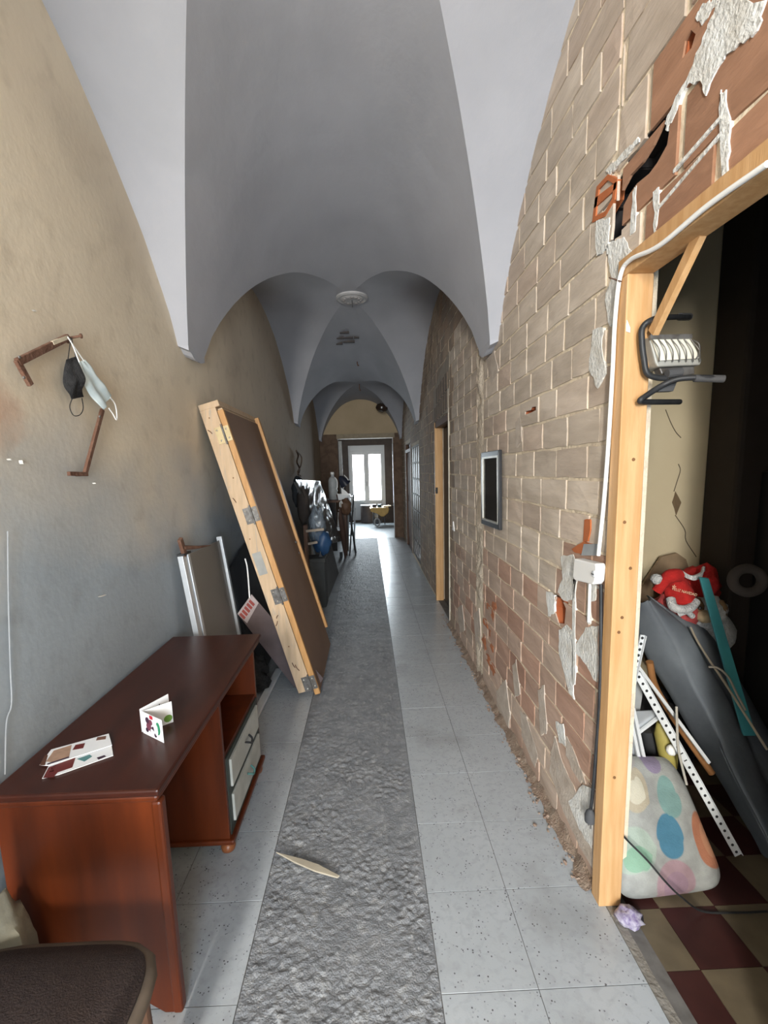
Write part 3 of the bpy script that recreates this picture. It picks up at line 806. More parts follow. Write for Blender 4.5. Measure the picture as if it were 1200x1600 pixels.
MB().tube(bez([AX(u, v, .784) for u, v in [(939, 913), (939, 1000), (937, 1090), (931, 1180), (926, 1240), (923, 1266)]], 8), .006, 8).build('cable', BLACK, label='black cable hanging from the junction box beside the post', cat='cable', smooth=60)
pg_ = thing('plug', 'dark grey plug at the end of the black cable', 'plug', AX(922, 1280, .775))
p = AX(922, 1272, .776); MB().lathe(p, [(.006, .02), (.014, .01), (.019, -.005), (.018, -.03), (.010, -.036)], 14).build('plug_body', DARKGREY, pg_, smooth=50)
for s_ in (-1, 1): MB().cyl(p + V(0, s_ * .008, -.034), p + V(0, s_ * .008, -.052), .003, 8).build('pin', STEEL, pg_)
MB().tube([AX(u, v, .772) for u, v in [(952, 434), (962, 437), (971, 440)]], .002, 6).build('wire_tie', RUST, label='thin wire tie round the white cable by the lintel', cat='wire')

# floodlight hung on the post
fl = thing('floodlight', 'old halogen work light on a black tube stand hooked to the door post', 'lamp', AY(1005, 600, 1.36))
F_ = lambda u, v, y=1.36: AY(u, v, y)
MB().tube(bez([F_(1077, 495, 1.55), F_(1040, 496, 1.45), F_(1018, 500), F_(1004, 512), F_(1003, 535), F_(1006, 560), F_(1011, 583), F_(1026, 590), F_(1042, 591)], 6), .0085, 10).build('stand_tube', BLACK, fl, smooth=60)
MB().tube(bez([F_(1062, 628, 1.47), F_(1010, 628, 1.38), F_(1000, 626), F_(1010, 618), F_(1035, 602), F_(1060, 592, 1.34), F_(1095, 590, 1.32), F_(1128, 592, 1.31)], 6), .0085, 10).build('foot_tube', BLACK, fl, smooth=60)
MB().cyl(F_(1062, 495, 1.52), F_(1077, 495, 1.56), .0115).build('foam_grip', DARKGREY, fl)
MB().cyl(F_(1085, 591, 1.325), F_(1131, 592, 1.31), .0105).build('foam_grip', DARKGREY, fl)
hd = MB().prism([F_(1014, 526), F_(1080, 526), F_(1097, 562), F_(1095, 570), F_(1028, 573), F_(1024, 566)], (0, .075, 0)).build('housing', plain('dusty_aluminium', (.40, .40, .37), .6, metal=.3), fl, bevel=.004)
MB().prism([F_(1017, 531, 1.357), F_(1079, 530, 1.357), F_(1093, 560, 1.357), F_(1029, 564, 1.357)], (0, -.004, 0)).build('lamp_glass', plain('dusty_glass', (.74, .72, .62), .5), hd)
for k in range(7):
    t = k / 6; a = F_(1018 + 60 * t, 529, 1.352); c_ = F_(1030 + 64 * t, 565, 1.352); b = F_(1030 + 62 * t, 546, 1.338)
    MB().tube(bez([a, b, c_], 5), .0015, 6).build('guard_wire', STEEL, hd)
MB().tube(bez([F_(1081, 531, 1.35), F_(1092, 537, 1.335), F_(1093, 552, 1.34), F_(1088, 560, 1.35)], 5), .002, 6).build('guard_wire', STEEL, hd)
MB().bar(F_(1015, 527, 1.352), F_(1080, 526, 1.352), .012, .01).build('top_clip', STEEL, hd)
MB().prism([F_(1030, 575, 1.375), F_(1085, 572, 1.375), F_(1086, 584, 1.375), F_(1055, 590, 1.375), F_(1034, 584, 1.375)], (0, .03, 0)).build('bracket', STEEL, fl, bevel=.003)
MB().cyl(F_(1042, 584, 1.35), F_(1064, 581, 1.35), .013, 12).build('knob', DARKGREY, fl)
MB().prism([F_(1024, 606, 1.37), F_(1058, 596, 1.37), F_(1052, 611, 1.37), F_(1022, 612, 1.37)], (0, .02, 0)).build('base_plate', DARKGREY, fl)

# picture on the brick wall
pf = thing('picture', 'dark framed picture under glass hanging on the brick wall', 'picture', (XR, 2.82, 1.21))
m_ = MB(); x0, x1 = .765, .785
a, b, c_, d_ = V(0, 3.02, 1.205), V(0, 2.60, 1.215), V(0, 2.62, 1.685), V(0, 3.03, 1.685)
cen = (a + b + c_ + d_) / 4
def fx(p, x): return V(x, p.y, p.z)
for p, q in ((a, b), (b, c_), (c_, d_), (d_, a)):
    m_.prism([fx(p, x1), fx(q, x1), fx(q.lerp(cen, .15), x1), fx(p.lerp(cen, .15), x1)], (x0 - x1, 0, 0))
m_.build('frame', plain('frame_black', (.022, .022, .024), .35), pf, bevel=.003)
m_ = MB()
for p, q in ((a, b), (b, c_), (c_, d_), (d_, a)):
    p, q = p.lerp(cen, .13), q.lerp(cen, .13); m_.prism([fx(p, .776), fx(q, .776), fx(q.lerp(cen, .06), .776), fx(p.lerp(cen, .06), .776)], (-.012, 0, 0))
m_.build('inner_moulding', plain('silver', (.55, .52, .45), .35, metal=.5), pf)
MB().prism([fx(p.lerp(cen, .17), .778) for p in (a, b, c_, d_)], (.003, 0, 0)).build('print', mat('dim_print', (.22, .23, .22), (.32, .33, .30), ns=9, rough=.5, c3=(.12, .13, .13), n3=14), pf)
MB().prism([fx(p.lerp(cen, .17), .773) for p in (a, b, c_, d_)], (.002, 0, 0)).build('glass', GLASS, pf)

# small white switch plate by the second doorway
sw_ = AX(709, 823, XR - .004)
MB().prism([sw_ + V(0, .05, -.035), sw_ + V(0, -.05, -.035), sw_ + V(0, 0, .05)], (-.008, 0, 0)).build('hook_plate', WHITE, label='small white triangular hook on the bricks by the second doorway', cat='hook')

# ------------------------------------------------------------------ ceiling rose, hooks, globe lamp
p = V(XC + .03, 5.0, vz(XC, 5.0) - .004)
cr_ = thing('ceiling_rose', 'round moulded plaster rose at the crown of the second vault bay', 'ceiling rose', p)
MB().lathe(p, [(.17, 0), (.17, -.015), (.15, -.026), (.125, -.018), (.11, -.03), (.06, -.034), (.03, -.03)], 32, mi=0).build('disc', plain('rose_plaster', (.55, .54, .54), .9), cr_, smooth=40)
for k in range(12):
    t = k * math.pi / 6; MB().blob(p + V(.085 * math.cos(t), .085 * math.sin(t), -.032), (.018, .018, .008), seed=k, amp=.1, nu=8, nv=5).build('petal', plain('rose_petal', (.46, .43, .42), .9), cr_)
MB().tube([p + V(0, 0, -.03), p + V(.003, 0, -.10)], .004, 6).build('hook', DARKGREY, cr_)
for k, (y, dz) in enumerate(((8.8, .12), (7.3, .06))):
    z = vz(XC, y); MB().tube(bez([(XC + .03, y, z + .01), (XC + .03, y, z - dz * .6), (XC + .05, y, z - dz), (XC + .03, y, z - dz * .85)], 4), .008, 6).build('ceiling_hook', RUST, label=('rusty hook hanging from the crown of the third vault bay', 'small rusty hook at the arch between second and third bay')[k], cat='hook')
gl = thing('globe_lamp', 'dark brown globe lamp hanging in front of the cream lunette', 'lamp', AY(597, 637, 9.9))
p = AY(597, 637, 9.9)
MB().blob(p, (.135, .12, .095), 3, .12, nu=20, nv=12).build('globe', plain('dark_globe', (.045, .028, .02), .22, spec=.6), gl, smooth=80)
MB().cyl(p + V(0, 0, .09), V(p.x, p.y, vz(p.x, p.y) - .02), .008, 8).build('stem', DARKGREY, gl)
MB().lathe(p + V(0, 0, .08), [(.05, -.01), (.055, .01), (.02, .03)], 14).build('gallery', STEEL, gl)

# ------------------------------------------------------------------ left wall: irons and masks
WX = -1.055
def W(u, v, x=WX): return AX(u, v, x)
ir = thing('angle_iron', 'rusty angle iron bracket with bent end high on the left wall', 'bracket', W(66, 545))
MB().bar(W(106, 527), W(27, 566), .022, .014, (0, 0, 1)).build('arm', RUST, ir, bevel=.002)
MB().bar(W(26, 562), W(48, 602), .020, .012, (0, 1, 0)).build('bent_end', RUST, ir, bevel=.002)
MB().bar(W(105, 527, -1.05), W(82, 536, -1.05), .012, .008, (0, 0, 1)).build('paint_patch', plain('old_cream_paint', (.62, .55, .42), .8), ir)
MB().cyl(W(106, 527), V(-1.09, W(106, 527).y + .05, W(106, 527).z), .008, 8).build('wall_anchor', RUST, ir)
for u, v in ((30, 558), (37, 590)): MB().lathe(W(u, v, -1.047), [(.005, 0), (.004, .003), (.001, .004)], 10, (1, 0, 0)).build('rivet', STEEL, ir)
nl = thing('nail', 'long rusty nail in the left wall that holds two face masks', 'nail', W(115, 526))
MB().tube([W(104, 529, -1.07), W(126, 525, -1.03)], .0045, 8).build('shank', RUST, nl); MB().lathe(W(126, 525, -1.03), [(.009, 0), (.009, .003), (.004, .006)], 10, (1, 0, 0)).build('head', RUST, nl)
rd = thing('iron_rod', 'rusty flat iron bar with a bent foot on the left wall below the masks', 'bar', W(140, 690))
MB().bar(W(160, 640), W(133, 740), .017, .012, (0, 1, 0)).build('bar', RUST, rd, bevel=.002)
MB().bar(W(136, 741), W(107, 740), .015, .012, (0, 0, 1)).build('bent_foot', RUST, rd, bevel=.002)
MB().lathe(W(155.5, 651, -1.047), [(.006, 0), (.005, .003), (.001, .004)], 10, (1, 0, 0)).build('rivet', STEEL, rd)
MB().cyl(W(133, 741), V(-1.09, W(133, 741).y, W(133, 741).z), .007, 8).build('wall_anchor', RUST, rd)


def mask(name, label, m, quad, loops, x, pleats=3, seed=0, bulge=.03, taper=.06):
    a, b, c_, d_ = [W(u, v, x) for u, v in quad]        # top-left, top-right, bottom-right, bottom-left
    t = thing(name, label, 'face mask', (a + c_) / 2, None)
    def f(u, v):
        p = a.lerp(b, u).lerp(d_.lerp(c_, u), v)
        bul = math.sin(math.pi * u) ** .7 * math.sin(math.pi * v) ** .8
        p += (a - b) * taper * math.sin(math.pi * v) * (1 - u)
        return p + V(bulge * bul + .006 * math.sin(u * math.pi * 2 * pleats) * bul + .01 * noise.noise(V(u * 3, v * 3, seed)), 0, 0)
    MB().grid(f, 18, 22, thick=(-.0015, 0, 0)).build('mask_body', m[0], t, smooth=70)
    for lp, r in loops: MB().tube(bez([W(u, v, x + .005) for u, v in lp], 6), r, 6).build('ear_loop', m[1], t)
    return t


mask('face_mask', 'black cloth face mask hanging from the nail on the left wall', (BLACKCLOTH, BLACKCLOTH),
     [(104, 562), (122, 556), (131, 620), (112, 624)],
     [([(106, 563), (110, 535), (112, 528), (114, 540), (119, 560)], .0016), ([(113, 622), (109, 636), (115, 649), (125, 648), (130, 638), (128, 622)], .0016)], -1.05, 2, 1, .03, .45)
mask('face_mask', 'white surgical face mask hanging beside the black one on the left wall', (mat('mask_white', (.70, .80, .82), (.62, .74, .77), ns=30, rough=.9), WHITE),
     [(122, 566), (133, 562), (174, 617), (162, 640)],
     [([(124, 566), (112, 536), (106, 527), (116, 542), (131, 564)], .0022), ([(172, 621), (179, 630), (182, 643), (182, 656), (176, 646), (170, 638)], .0026)], -1.04, 1.5, 5, .012, .75)

# ------------------------------------------------------------------ desk
DT = .742
dk = thing('desk', 'dark reddish brown veneered desk with drawer pedestal against the left wall', 'desk', (-.85, 1.7, 0))
MB().box((-1.066, 1.118, DT - .022), (-.598, 2.30, DT)).build('desk_top', DESKTOP, dk, bevel=.006)
MB().box((-1.062, 1.126, DT - .045), (-.606, 2.29, DT - .022)).build('top_moulding', DESK, dk, bevel=.008)
prf = [(-1.06, 0), (-1.06, DT - .045), (-.625, DT - .045), (-.612, DT - .09), (-.618, .3), (-.606, .16), (-.612, 0), (-.655, 0), (-.70, .035), (-.78, .06), (-.90, .06), (-.98, .035), (-1.01, 0)]
MB().prism([V(x, 1.135, z) for x, z in prf], (0, .024, 0)).build('side_panel', DESK, dk, bevel=.003)
MB().bar((-.616, 1.147, .0), (-.616, 1.147, DT - .045), .030, .034, (1, 0, 0)).build('corner_post', DESK, dk, bevel=.008)
MB().box((-1.06, 1.16, .30), (-1.045, 1.68, DT - .045)).build('modesty_panel', DESK, dk)
PY0, PY1 = 1.685, 2.235
for y in (PY0, PY1 - .02):
    MB().box((-1.05, y, .075), (-.625, y + .02, DT - .045)).build('pedestal_side', DESK, dk, bevel=.002)
MB().box((-1.05, PY0 + .02, .075), (-1.035, PY1 - .02, DT - .045)).build('pedestal_back', DESK, dk)
MB().box((-1.055, PY0 - .012, .055), (-.605, PY1 + .012, .078)).build('pedestal_base', DESK, dk, bevel=.007)
MB().box((-1.035, PY0 + .02, .425), (-.63, PY1 - .02, .443)).build('shelf', DESK, dk)
GREENF = plain('dark_green_paint', (.035, .045, .038), .5)
MB().box((-.640, PY0 + .02, .08), (-.622, PY1 - .02, .425)).build('drawer_frame', GREENF, dk)
DRW = mat('pale_marbled_paint', (.50, .50, .46), (.38, .38, .34), ns=9, rough=.5)
for k, z in enumerate((.275, .115)):
    dr = MB().box((-.632, PY0 + .055, z), (-.612, PY1 - .05, z + .125)).build('drawer', DRW, dk, bevel=.003)
    p = V(-.608, (PY0 + PY1) / 2, z + .07)
    h_ = MB().tube(bez([p + V(0, -.03, .01), p + V(.018, -.018, 0), p + V(.02, 0, -.012), p + V(.018, .018, 0), p + V(0, .03, .01)], 4), .005, 8)
    h_.build('handle', (plain('black_handle', (.03, .03, .032), .4), plain('green_handle', (.10, .24, .22), .5))[k], dr)
for x in (-.645, -1.02):
    for y in (PY0 + .03, PY1 - .03):
        MB().lathe((x, y, 0), [(.016, 0), (.028, .008), (.031, .022), (.027, .036), (.018, .043), (.022, .048), (.024, .056)], 18).build('bun_foot', plain('bun_wood', (.26, .085, .03), .35), dk, smooth=50)

# leaflets on the desk
lf = thing('leaflet', 'white folded leaflet standing up in a zigzag on the desk', 'leaflet', AZ(222, 1144, DT + .001))
S_ = AZ(222, 1144, DT + .001)
def page(a, b, h, name, m, lean=V(0, 0, 0)):
    d = (b - a).normalized(); n = V(-d.y, d.x, 0) * .0009
    return MB().prism([a, b, b + V(0, 0, h) + lean, a + V(0, 0, h) + lean], n).build(name, m, lf)
e1, e2, e3 = AZ(266, 1118, DT + .001), AZ(271, 1128, DT + .001), AZ(256, 1161, DT + .001)
page(S_, e1, .082, 'page', PAPER); page(S_ + V(.012, 0, 0), e2, .076, 'page', PAPER); fp = page(S_ + V(.006, -.004, 0), e3, .078, 'page', PAPER)
def onpage(a, b, t0, t1, z0, z1, m, name='print'):
    d = b - a; n = V(d.y, -d.x, 0).normalized() * .0012
    MB().prism([a + d * t0 + V(0, 0, z0) + n, a + d * t1 + V(0, 0, z0) + n, a + d * t1 + V(0, 0, z1) + n, a + d * t0 + V(0, 0, z1) + n], n * .3).build(name, m, lf)
def disc(a, b, t, z, rx, rz, m, name='print'):
    d = b - a; n = V(d.y, -d.x, 0).normalized() * .0014
    MB().prism([a + d * t + d.normalized() * rx * math.cos(k * .5236) + V(0, 0, z + rz * math.sin(k * .5236)) + n for k in range(12)], n * .2).build(name, m, lf)
A3, B3 = S_ + V(.006, -.004, 0), e3
GREENI, WINE, DKI, REDI = plain('green_ink', (.03, .26, .13), .5), plain('wine_ink', (.17, .05, .08), .5), plain('plum_ink', (.05, .025, .05), .5), plain('red_ink', (.5, .02, .04), .5)
disc(A3, B3, .80, .042, .012, .022, GREENI); disc(A3, B3, .70, .036, .012, .022, PAPER)
for t, z, r_, m in ((.3, .055, .011, DKI), (.45, .052, .010, WINE), (.35, .035, .014, WINE), (.55, .033, .008, DKI), (.5, .018, .013, PAPER), (.25, .02, .008, DKI), (.65, .014, .007, DKI), (.42, .022, .004, WINE)): disc(A3, B3, t, z, r_, r_, m)
onpage(A3, B3, .42, .58, .065, .077, REDI)
disc(S_ + V(.012, 0, 0), e2, .82, .02, .014, .013, plain('leaf_green', (.16, .33, .06), .5)); disc(S_, e1, .65, .062, .0025, .0025, DKI)
for nm, quad, lab in (('a', [(62, 1196), (80, 1172), (170, 1147), (175, 1165), (76, 1197)], 'upper flat brochure with photo strip lying on the near end of the desk'),
                      ('b', [(66, 1217), (76, 1198), (174, 1163), (177, 1181), (92, 1211)], 'lower brochure with dark red corner lying under the other on the desk')):
    zz = DT + (.006 if nm == 'a' else .0015); P_ = [AZ(u, v, zz) for u, v in quad]
    t = thing('brochure', lab, 'brochure', P_[0]); MB().prism(P_, (0, 0, .002)).build('sheet', PAPER, t)
    q = lambda u, v: AZ(u, v, zz + .0022)
    RD = plain('dark_red_ink', (.15, .022, .02), .5); TAN = plain('tan_photo', (.42, .27, .19), .5, ns=60)
    if nm == 'a':
        for pg, m in (([(72, 1190), (84, 1173), (112, 1164), (108, 1182), (80, 1191)], TAN), ([(113, 1172), (118, 1164), (133, 1161), (130, 1169)], RD), ([(150, 1157), (152, 1152), (166, 1150), (165, 1155)], plain('brown_ink', (.20, .10, .07), .5)), ([(74, 1193), (108, 1182), (108, 1184), (74, 1195)], DKI), ([(62, 1196), (70, 1180), (75, 1180), (70, 1196)], plain('dark_photo', (.12, .05, .03), .5))):
            MB().prism([q(*x) for x in pg], (0, 0, .0004)).build('print', m, t)
    else:
        for pg, m in (([(67, 1216), (76, 1199), (118, 1184), (113, 1199), (90, 1207), (84, 1214)], RD), ([(120, 1186), (140, 1179), (144, 1182), (132, 1190)], plain('teal_ink', (.10, .25, .26), .5)), ([(151, 1184), (163, 1180), (166, 1182), (154, 1187)], DKI)):
            MB().prism([q(*x) for x in pg], (0, 0, .0004)).build('print', m, t)
        o = q(85, 1200); text('lettering', 'ROS', .020, axes(o, q(88, 1194) - q(82, 1206), q(76, 1203) - q(92, 1197)), PAPER, t)

# chair in the corner
ch = thing('chair', 'brown upholstered chair seat cut off by the lower left corner', 'chair', (-.80, .75, 0))
def seat(u, v):
    a = 2 * u - 1; b = 2 * v - 1
    k = (abs(a) ** 5 + abs(b) ** 5) ** .2; m_ = max(abs(a), abs(b), 1e-6); s_ = m_ / max(k, 1e-6)
    return V(-.79 + .235 * a * s_, .755 + .225 * b * s_, .452 - .022 * max(abs(a), abs(b)) ** 6)
CHB = mat('brown_upholstery', (.045, .030, .026), (.033, .022, .02), ns=90, rough=.95, bump=.5, bs=260)
MB().grid(seat, 26, 26, thick=(0, 0, -.05)).build('seat', CHB, ch, smooth=60)
m_ = MB()
ring = []
for k in range(40):
    t = 2 * math.pi * k / 40; ca, sa = math.cos(t), math.sin(t); s_ = (abs(ca) ** 5 + abs(sa) ** 5) ** -.2
    ring.append(V(-.79 + .239 * ca * s_, .755 + .229 * sa * s_, .405))
m_.tube(ring, .020, 8, closed=True); m_.build('seat_rim', plain('rim_fabric', (.13, .10, .075), .9), ch, smooth=60)
for sx in (-1, 1):
    for sy in (-1, 1): MB().cyl((-.79 + sx * .20, .755 + sy * .19, 0), (-.79 + sx * .19, .755 + sy * .18, .40), .014, 12, r2=.02).build('leg', DARKWOOD, ch)
MB().box((-1.0, .50, .40), (-.97, .53, .9)).box((-.61, .50, .40), (-.58, .53, .9)).box((-.97, .505, .62), (-.61, .525, .9)).build('backrest', DARKWOOD, ch, bevel=.005)
sk = MB().blob((-1.0, 1.045, .24), (.065, .07, .25), 4, .18, nu=20, nv=14).build('sack', mat('pale_sack', (.30, .28, .21), (.22, .20, .15), ns=9, rough=.9, bump=.5, bs=30), label='pale crumpled sack on the floor between desk and chair', cat='sack', smooth=80)

# ------------------------------------------------------------------ door in its frame, leaning on the left wall
lean_s = .262; lean_c = math.sqrt(1 - lean_s ** 2)
DM = Matrix(((0, -lean_s, lean_c, -.43), (1, 0, 0, 3.0), (0, lean_c, lean_s, .012), (0, 0, 0, 1)))   # local: along wall, up the lean, out
dr = thing('leaning_door', 'brown door with pale pine frame and hinges leaning against the left wall', 'door', (-.5, 3.45, 0))
def dbox(a, b, name, m, par=dr, bev=.003, lab=None): return MB(DM).box(a, b).build(name, m, par, bevel=bev, label=lab)
dbox((0, .045, -.105), (.045, 2.086, 0), 'jamb', WOODRAW)
dbox((.93, .16, -.09), (.975, 2.11, .062), 'jamb', WOODGOLD)
dbox((.0, 2.085, -.105), (.975, 2.125, .03), 'head', WOODRAW)
lf_ = dbox((.030, .0, .004), (.925, 2.06, .040), 'door_leaf', DOORBROWN)
dbox((.002, .0, .003), (.032, 2.06, .043), 'edge_strip', WOODGOLD, dr)
dbox((.045, 2.062, -.02), (.925, 2.08, .03), 'stop', WOODRAW)
m_ = MB(DM); m_.lathe((.86, 1.0, .042), [(.012, 0), (.012, .006), (.005, .012)], 12, (0, 0, 1)); m_.lathe((.86, .90, .042), [(.012, 0), (.012, .004), (.005, .006)], 12, (0, 0, 1)); m_.build('handle_rose', STEEL, lf_)
m_ = MB(DM); m_.lathe((.30, 1.72, .042), [(.006, -.002), (.006, .004), (.002, .006)], 10, (0, 0, 1)); m_.build('screw', STEEL, lf_)
for k, (u, v) in enumerate([(366, 678), (405, 804), (444, 930), (486, 1067)]):
    wz = (AY(u, v, 3.0).z - .012) / lean_c
    g = MB(DM).box((-.004, wz - .055, -.052), (.0, wz + .055, -.003)).box((-.004, wz - .05, .003), (.0, wz + .05, .042)).build('hinge', (STEEL, plain('brassy', (.42, .34, .20), .45, metal=.8))[k == 0], dr)
    MB(DM).tube([(-.007, wz - .066, 0), (-.007, wz + .066, 0)], .007, 10).build('hinge_pin', STEEL, g)
    m_ = MB(DM)
    for nn, ww in ((-.038, .035), (-.030, -.035), (.022, .03), (.026, -.03)): m_.lathe((-.005, wz + ww, nn), [(.006, -.002), (.006, .002), (.002, .004)], 10, (-1, 0, 0))
    m_.build('screws', plain('screw_head', (.55, .52, .46), .35, metal=.8), g)
for k, (w_, dw, dn) in enumerate([(1.93, .03, -.02), (1.46, .035, -.012), (.60, -.03, -.022), (.62, .02, .018), (.28, -.04, .01), (.26, -.05, .016)]):
    n0 = -.075 if k < 5 else -.06
    MB(DM).tube([(-.003, w_, n0), (-.006, w_ + dw * .6, n0 + dn * .4), (-.004, w_ + dw, n0 + dn)], .0028, 6).build('bent_nail', RUST, dr)
MB(DM).box((-.002, .94, -.09), (.001, 1.10, -.03)).build('filler_patch', plain('grey_filler', (.36, .36, .34), .9), dr)
for k, (w_, n0) in enumerate([(2.03, -.06), (1.62, -.04), (1.20, -.07), (.75, -.05), (.40, -.06), (.12, -.04)]):
    MB(DM).lathe((-.0005, w_, n0), [(.005, -.001), (.004, .001), (.001, .0014)], 8, (-1, 0, 0)).build('knot', KNOT, dr)

# aluminium window leaf behind the desk
AM = axes((-.90, 2.42, .02), (0, 1, 0), (-.125, 0, 1.12))
al = thing('window_leaf', 'old aluminium window leaf with dusty glass leaning on the wall behind the desk', 'window', (-.9, 2.75, 0))
m_ = MB(AM).box((0, 0, -.03), (.05, 1.14, .0)).box((.056, 0, -.03), (.085, 1.145, .006)); m_.build('stile', ALU, al, bevel=.002)
MB(AM).box((.64, 0, -.03), (.672, 1.155, .006)).build('stile', ALU, al, bevel=.002)
MB(AM).box((.05, .0, -.025), (.64, .05, .0)).build('rail', ALU, al); MB(AM).box((.005, 1.14, -.032), (.10, 1.152, .008)).build('rubber_seal', BLACK, al)
MB(AM).box((.085, .05, -.016), (.64, 1.13, -.012)).build('glass', clear('dusty_pane', (.36, .36, .35), .3, .10, 1.10), al)
ib = thing('angle_iron', 'rusty hook iron sticking out of the wall above the aluminium window leaf', 'bracket', AX(290, 850, -1.05))
MB().bar(AX(281, 842, -1.03), AX(289, 868, -1.03), .035, .02, (0, 1, 0)).build('plate', RUST, ib, bevel=.003)
m_ = MB(); m_.tube([AX(286, 856, -1.03), AX(310, 855, -1.0), AX(329, 852, -.98)], [.014, .009, .002], 8); m_.build('spike', RUST, ib)
MB().cyl(AX(284, 850, -1.03), AX(284, 850, -1.09), .012, 8).build('wall_anchor', RUST, ib)

# between desk and door: dark panel, poster board, black cloth, white rail
DK = mat('dusty_black_board', (.02, .024, .03), (.04, .046, .054), ns=3, rough=.5, spec=.5)
MB().prism(jag([V(-.88, 3.2, .012), V(-.88, 4.1, .012), V(-1.04, 4.1, 1.0), V(-1.04, 3.7, 1.02), V(-1.04, 3.42, .96), V(-1.03, 3.2, .90)], .006, 2, 1), (-.012, 0, 0)).build('black_board', DK, label='dusty black board leaning on the wall behind the red and white sign', cat='board')
MB().tube(bez([AY(383, 873, 3.16), AY(386, 885, 3.14), AY(388, 905, 3.1), AY(390, 934, 3.05)], 5), .005, 8).build('cord', WHITE, label='short white cord hanging in front of the black board', cat='cord')
sg = thing('sign_board', 'brownish board with faded red and white print tilted behind the desk', 'sign', AY(440, 1030, 2.85))
q = lambda u, v, d=0: AY(u, v, 3.07 + (v - 930) * .0003 - d)
MB().prism([q(393, 928), q(371, 959), q(459, 1073), q(487, 1090), q(505, 1060)], (0, .006, 0)).build('board', plain('board_back', (.115, .085, .085), .6), sg)
MB().prism([q(393, 929, .002), q(371, 959, .002), q(386, 974, .002), q(404, 942, .002)], (0, .001, 0)).build('print', plain('faded_white', (.42, .36, .36), .6), sg)
RDI = plain('faded_red', (.30, .06, .05), .6)
for k in range(5):
    t0, t1 = .06 + k * .19, .06 + k * .19 + .13
    a = lambda t, s_: q(391 - 19 * t + s_ * 9, 934 + 27 * t + s_ * 9, .004)
    MB().prism([a(t0, .1), a(t1, .1), a(t1, .95), a(t0, .95)], (0, .001, 0)).build('print', RDI, sg)
MB().blob(V(-.90, 3.18, .14), (.10, .08, .14), 9, .3, nu=22, nv=14).blob(V(-.86, 3.13, .07), (.09, .07, .07), 4, .3, nu=16, nv=10).build('black_cloth', BLACKCLOTH, label='crumpled black cloth on the floor behind the desk', cat='cloth', smooth=80)
rl = MB().box((-.835, 2.62, 0.002), (-.79, 3.0, .012)).box((-.80, 2.62, .002), (-.79, 3.0, .04))
MB().bar((-.80, 2.45, .014), (-.765, 3.42, .024), .05, .022, (1, 0, 0)).build('white_rail', WHITEM, label='white metal rail lying on the floor between desk and leaning door', cat='rail', bevel=.003)

# ------------------------------------------------------------------ panels further along the left wall
PN = V(1, 0, .24).normalized(); P0 = V(-.50, 6.0, .0)
gb = MB().prism([V(-.55, 5.4, .004), V(-.51, 6.9, .004), V(-.80, 6.95, 1.38), V(-.84, 5.4, 1.38)], (-.02, 0, -.005))
gb.build('grey_board', plain('grey_board', (.14, .145, .145), .6, bump=.15), label='large grey board leaning on the left wall beyond the door', cat='board')
pw = thing('wrapped_panel', 'grey panel wrapped in shiny clear plastic leaning above the grey board', 'panel', (-.75, 6.3, .4))
O = V(-.455, 6.0, .0)
cs = [AP(u, v, O, PN) for u, v in [(459, 750), (498, 752), (532, 846), (510, 851)]]
def wrap(u, v, off):
    p = cs[0].lerp(cs[1], u).lerp(cs[3].lerp(cs[2], u), v)
    e = min(u, 1 - u, v, 1 - v)
    k = (.035 * noise.noise(V(u * 3 + v * 7, v * 3, 1)) + .030 * noise.noise(V(u * 8 + v * 16, v * 5, 2)) + .012 * noise.noise(V(u * 20 + v * 30, v * 9, 2))) * min(1, e * 8)
    return p + PN * (off + k)
MB().grid(lambda u, v: cs[0].lerp(cs[1], .04 + .92 * u).lerp(cs[3].lerp(cs[2], .04 + .92 * u), .02 + .96 * v), 2, 2, thick=-PN * .03).build('panel', plain('dark_taupe', (.13, .125, .115), .7), pw)
MB().grid(lambda u, v: wrap(u, v, .02), 60, 80, thick=PN * .0006).build('plastic_wrap', FILM, pw, smooth=80)
bb = thing('blue_bag', 'blue bag inside clear plastic standing in front of the wrapped panel', 'bag', AY(500, 870, 5.25))
MB().blob(AY(504, 847, 5.2), (.105, .10, .15), 2, .14, nu=24, nv=16).build('bag_body', plain('blue_bag', (.022, .065, .15), .5), bb, smooth=80)
MB().blob(AY(496, 826, 5.2), (.095, .10, .25), 7, .25, nu=24, nv=20).build('plastic_cover', clear('blue_film', (.3, .36, .42), .14, .22), bb, smooth=80)
MB().prism([AY(u, v, 5.13) for u, v in [(498, 858), (502, 858), (501, 864), (504, 870), (498, 870), (500, 864)]], (0, .002, 0)).build('print', BLACK, bb)
MB().box((-.74, 5.12, 0), (-.54, 5.38, .57)).box((-.75, 5.11, .54), (-.53, 5.39, .59)).build('crate', plain('dark_crate', (.07, .07, .065), .8), label='dark crate under the blue bag behind the leaning door', cat='crate', bevel=.006)
fc = thing('slatted_frame', 'dark frame with two pale wooden slats behind the leaning door', 'frame', (-.70, 5.0, 0))
for a, b in (((478, 830), (506, 827)), ((481, 850), (496, 847))): MB().bar(AY(*a, 4.98), AY(*b, 4.98), .028, .014, (0, 0, 1)).build('slat', plain('pale_slat', (.38, .31, .24), .7), fc, bevel=.002)
for y in (4.99, 5.06): MB().box((-.745, y, 0), (-.71, y + .03, 1.0)).build('upright', DARKWOOD, fc)
MB().blob(AY(474, 790, 5.3), (.07, .08, .24), 6, .2, nu=20, nv=14).build('dark_bundle', plain('dark_bundle', (.05, .04, .035), .9), label='dark brown cloth bundle behind the far jamb of the leaning door', cat='bundle', smooth=80)
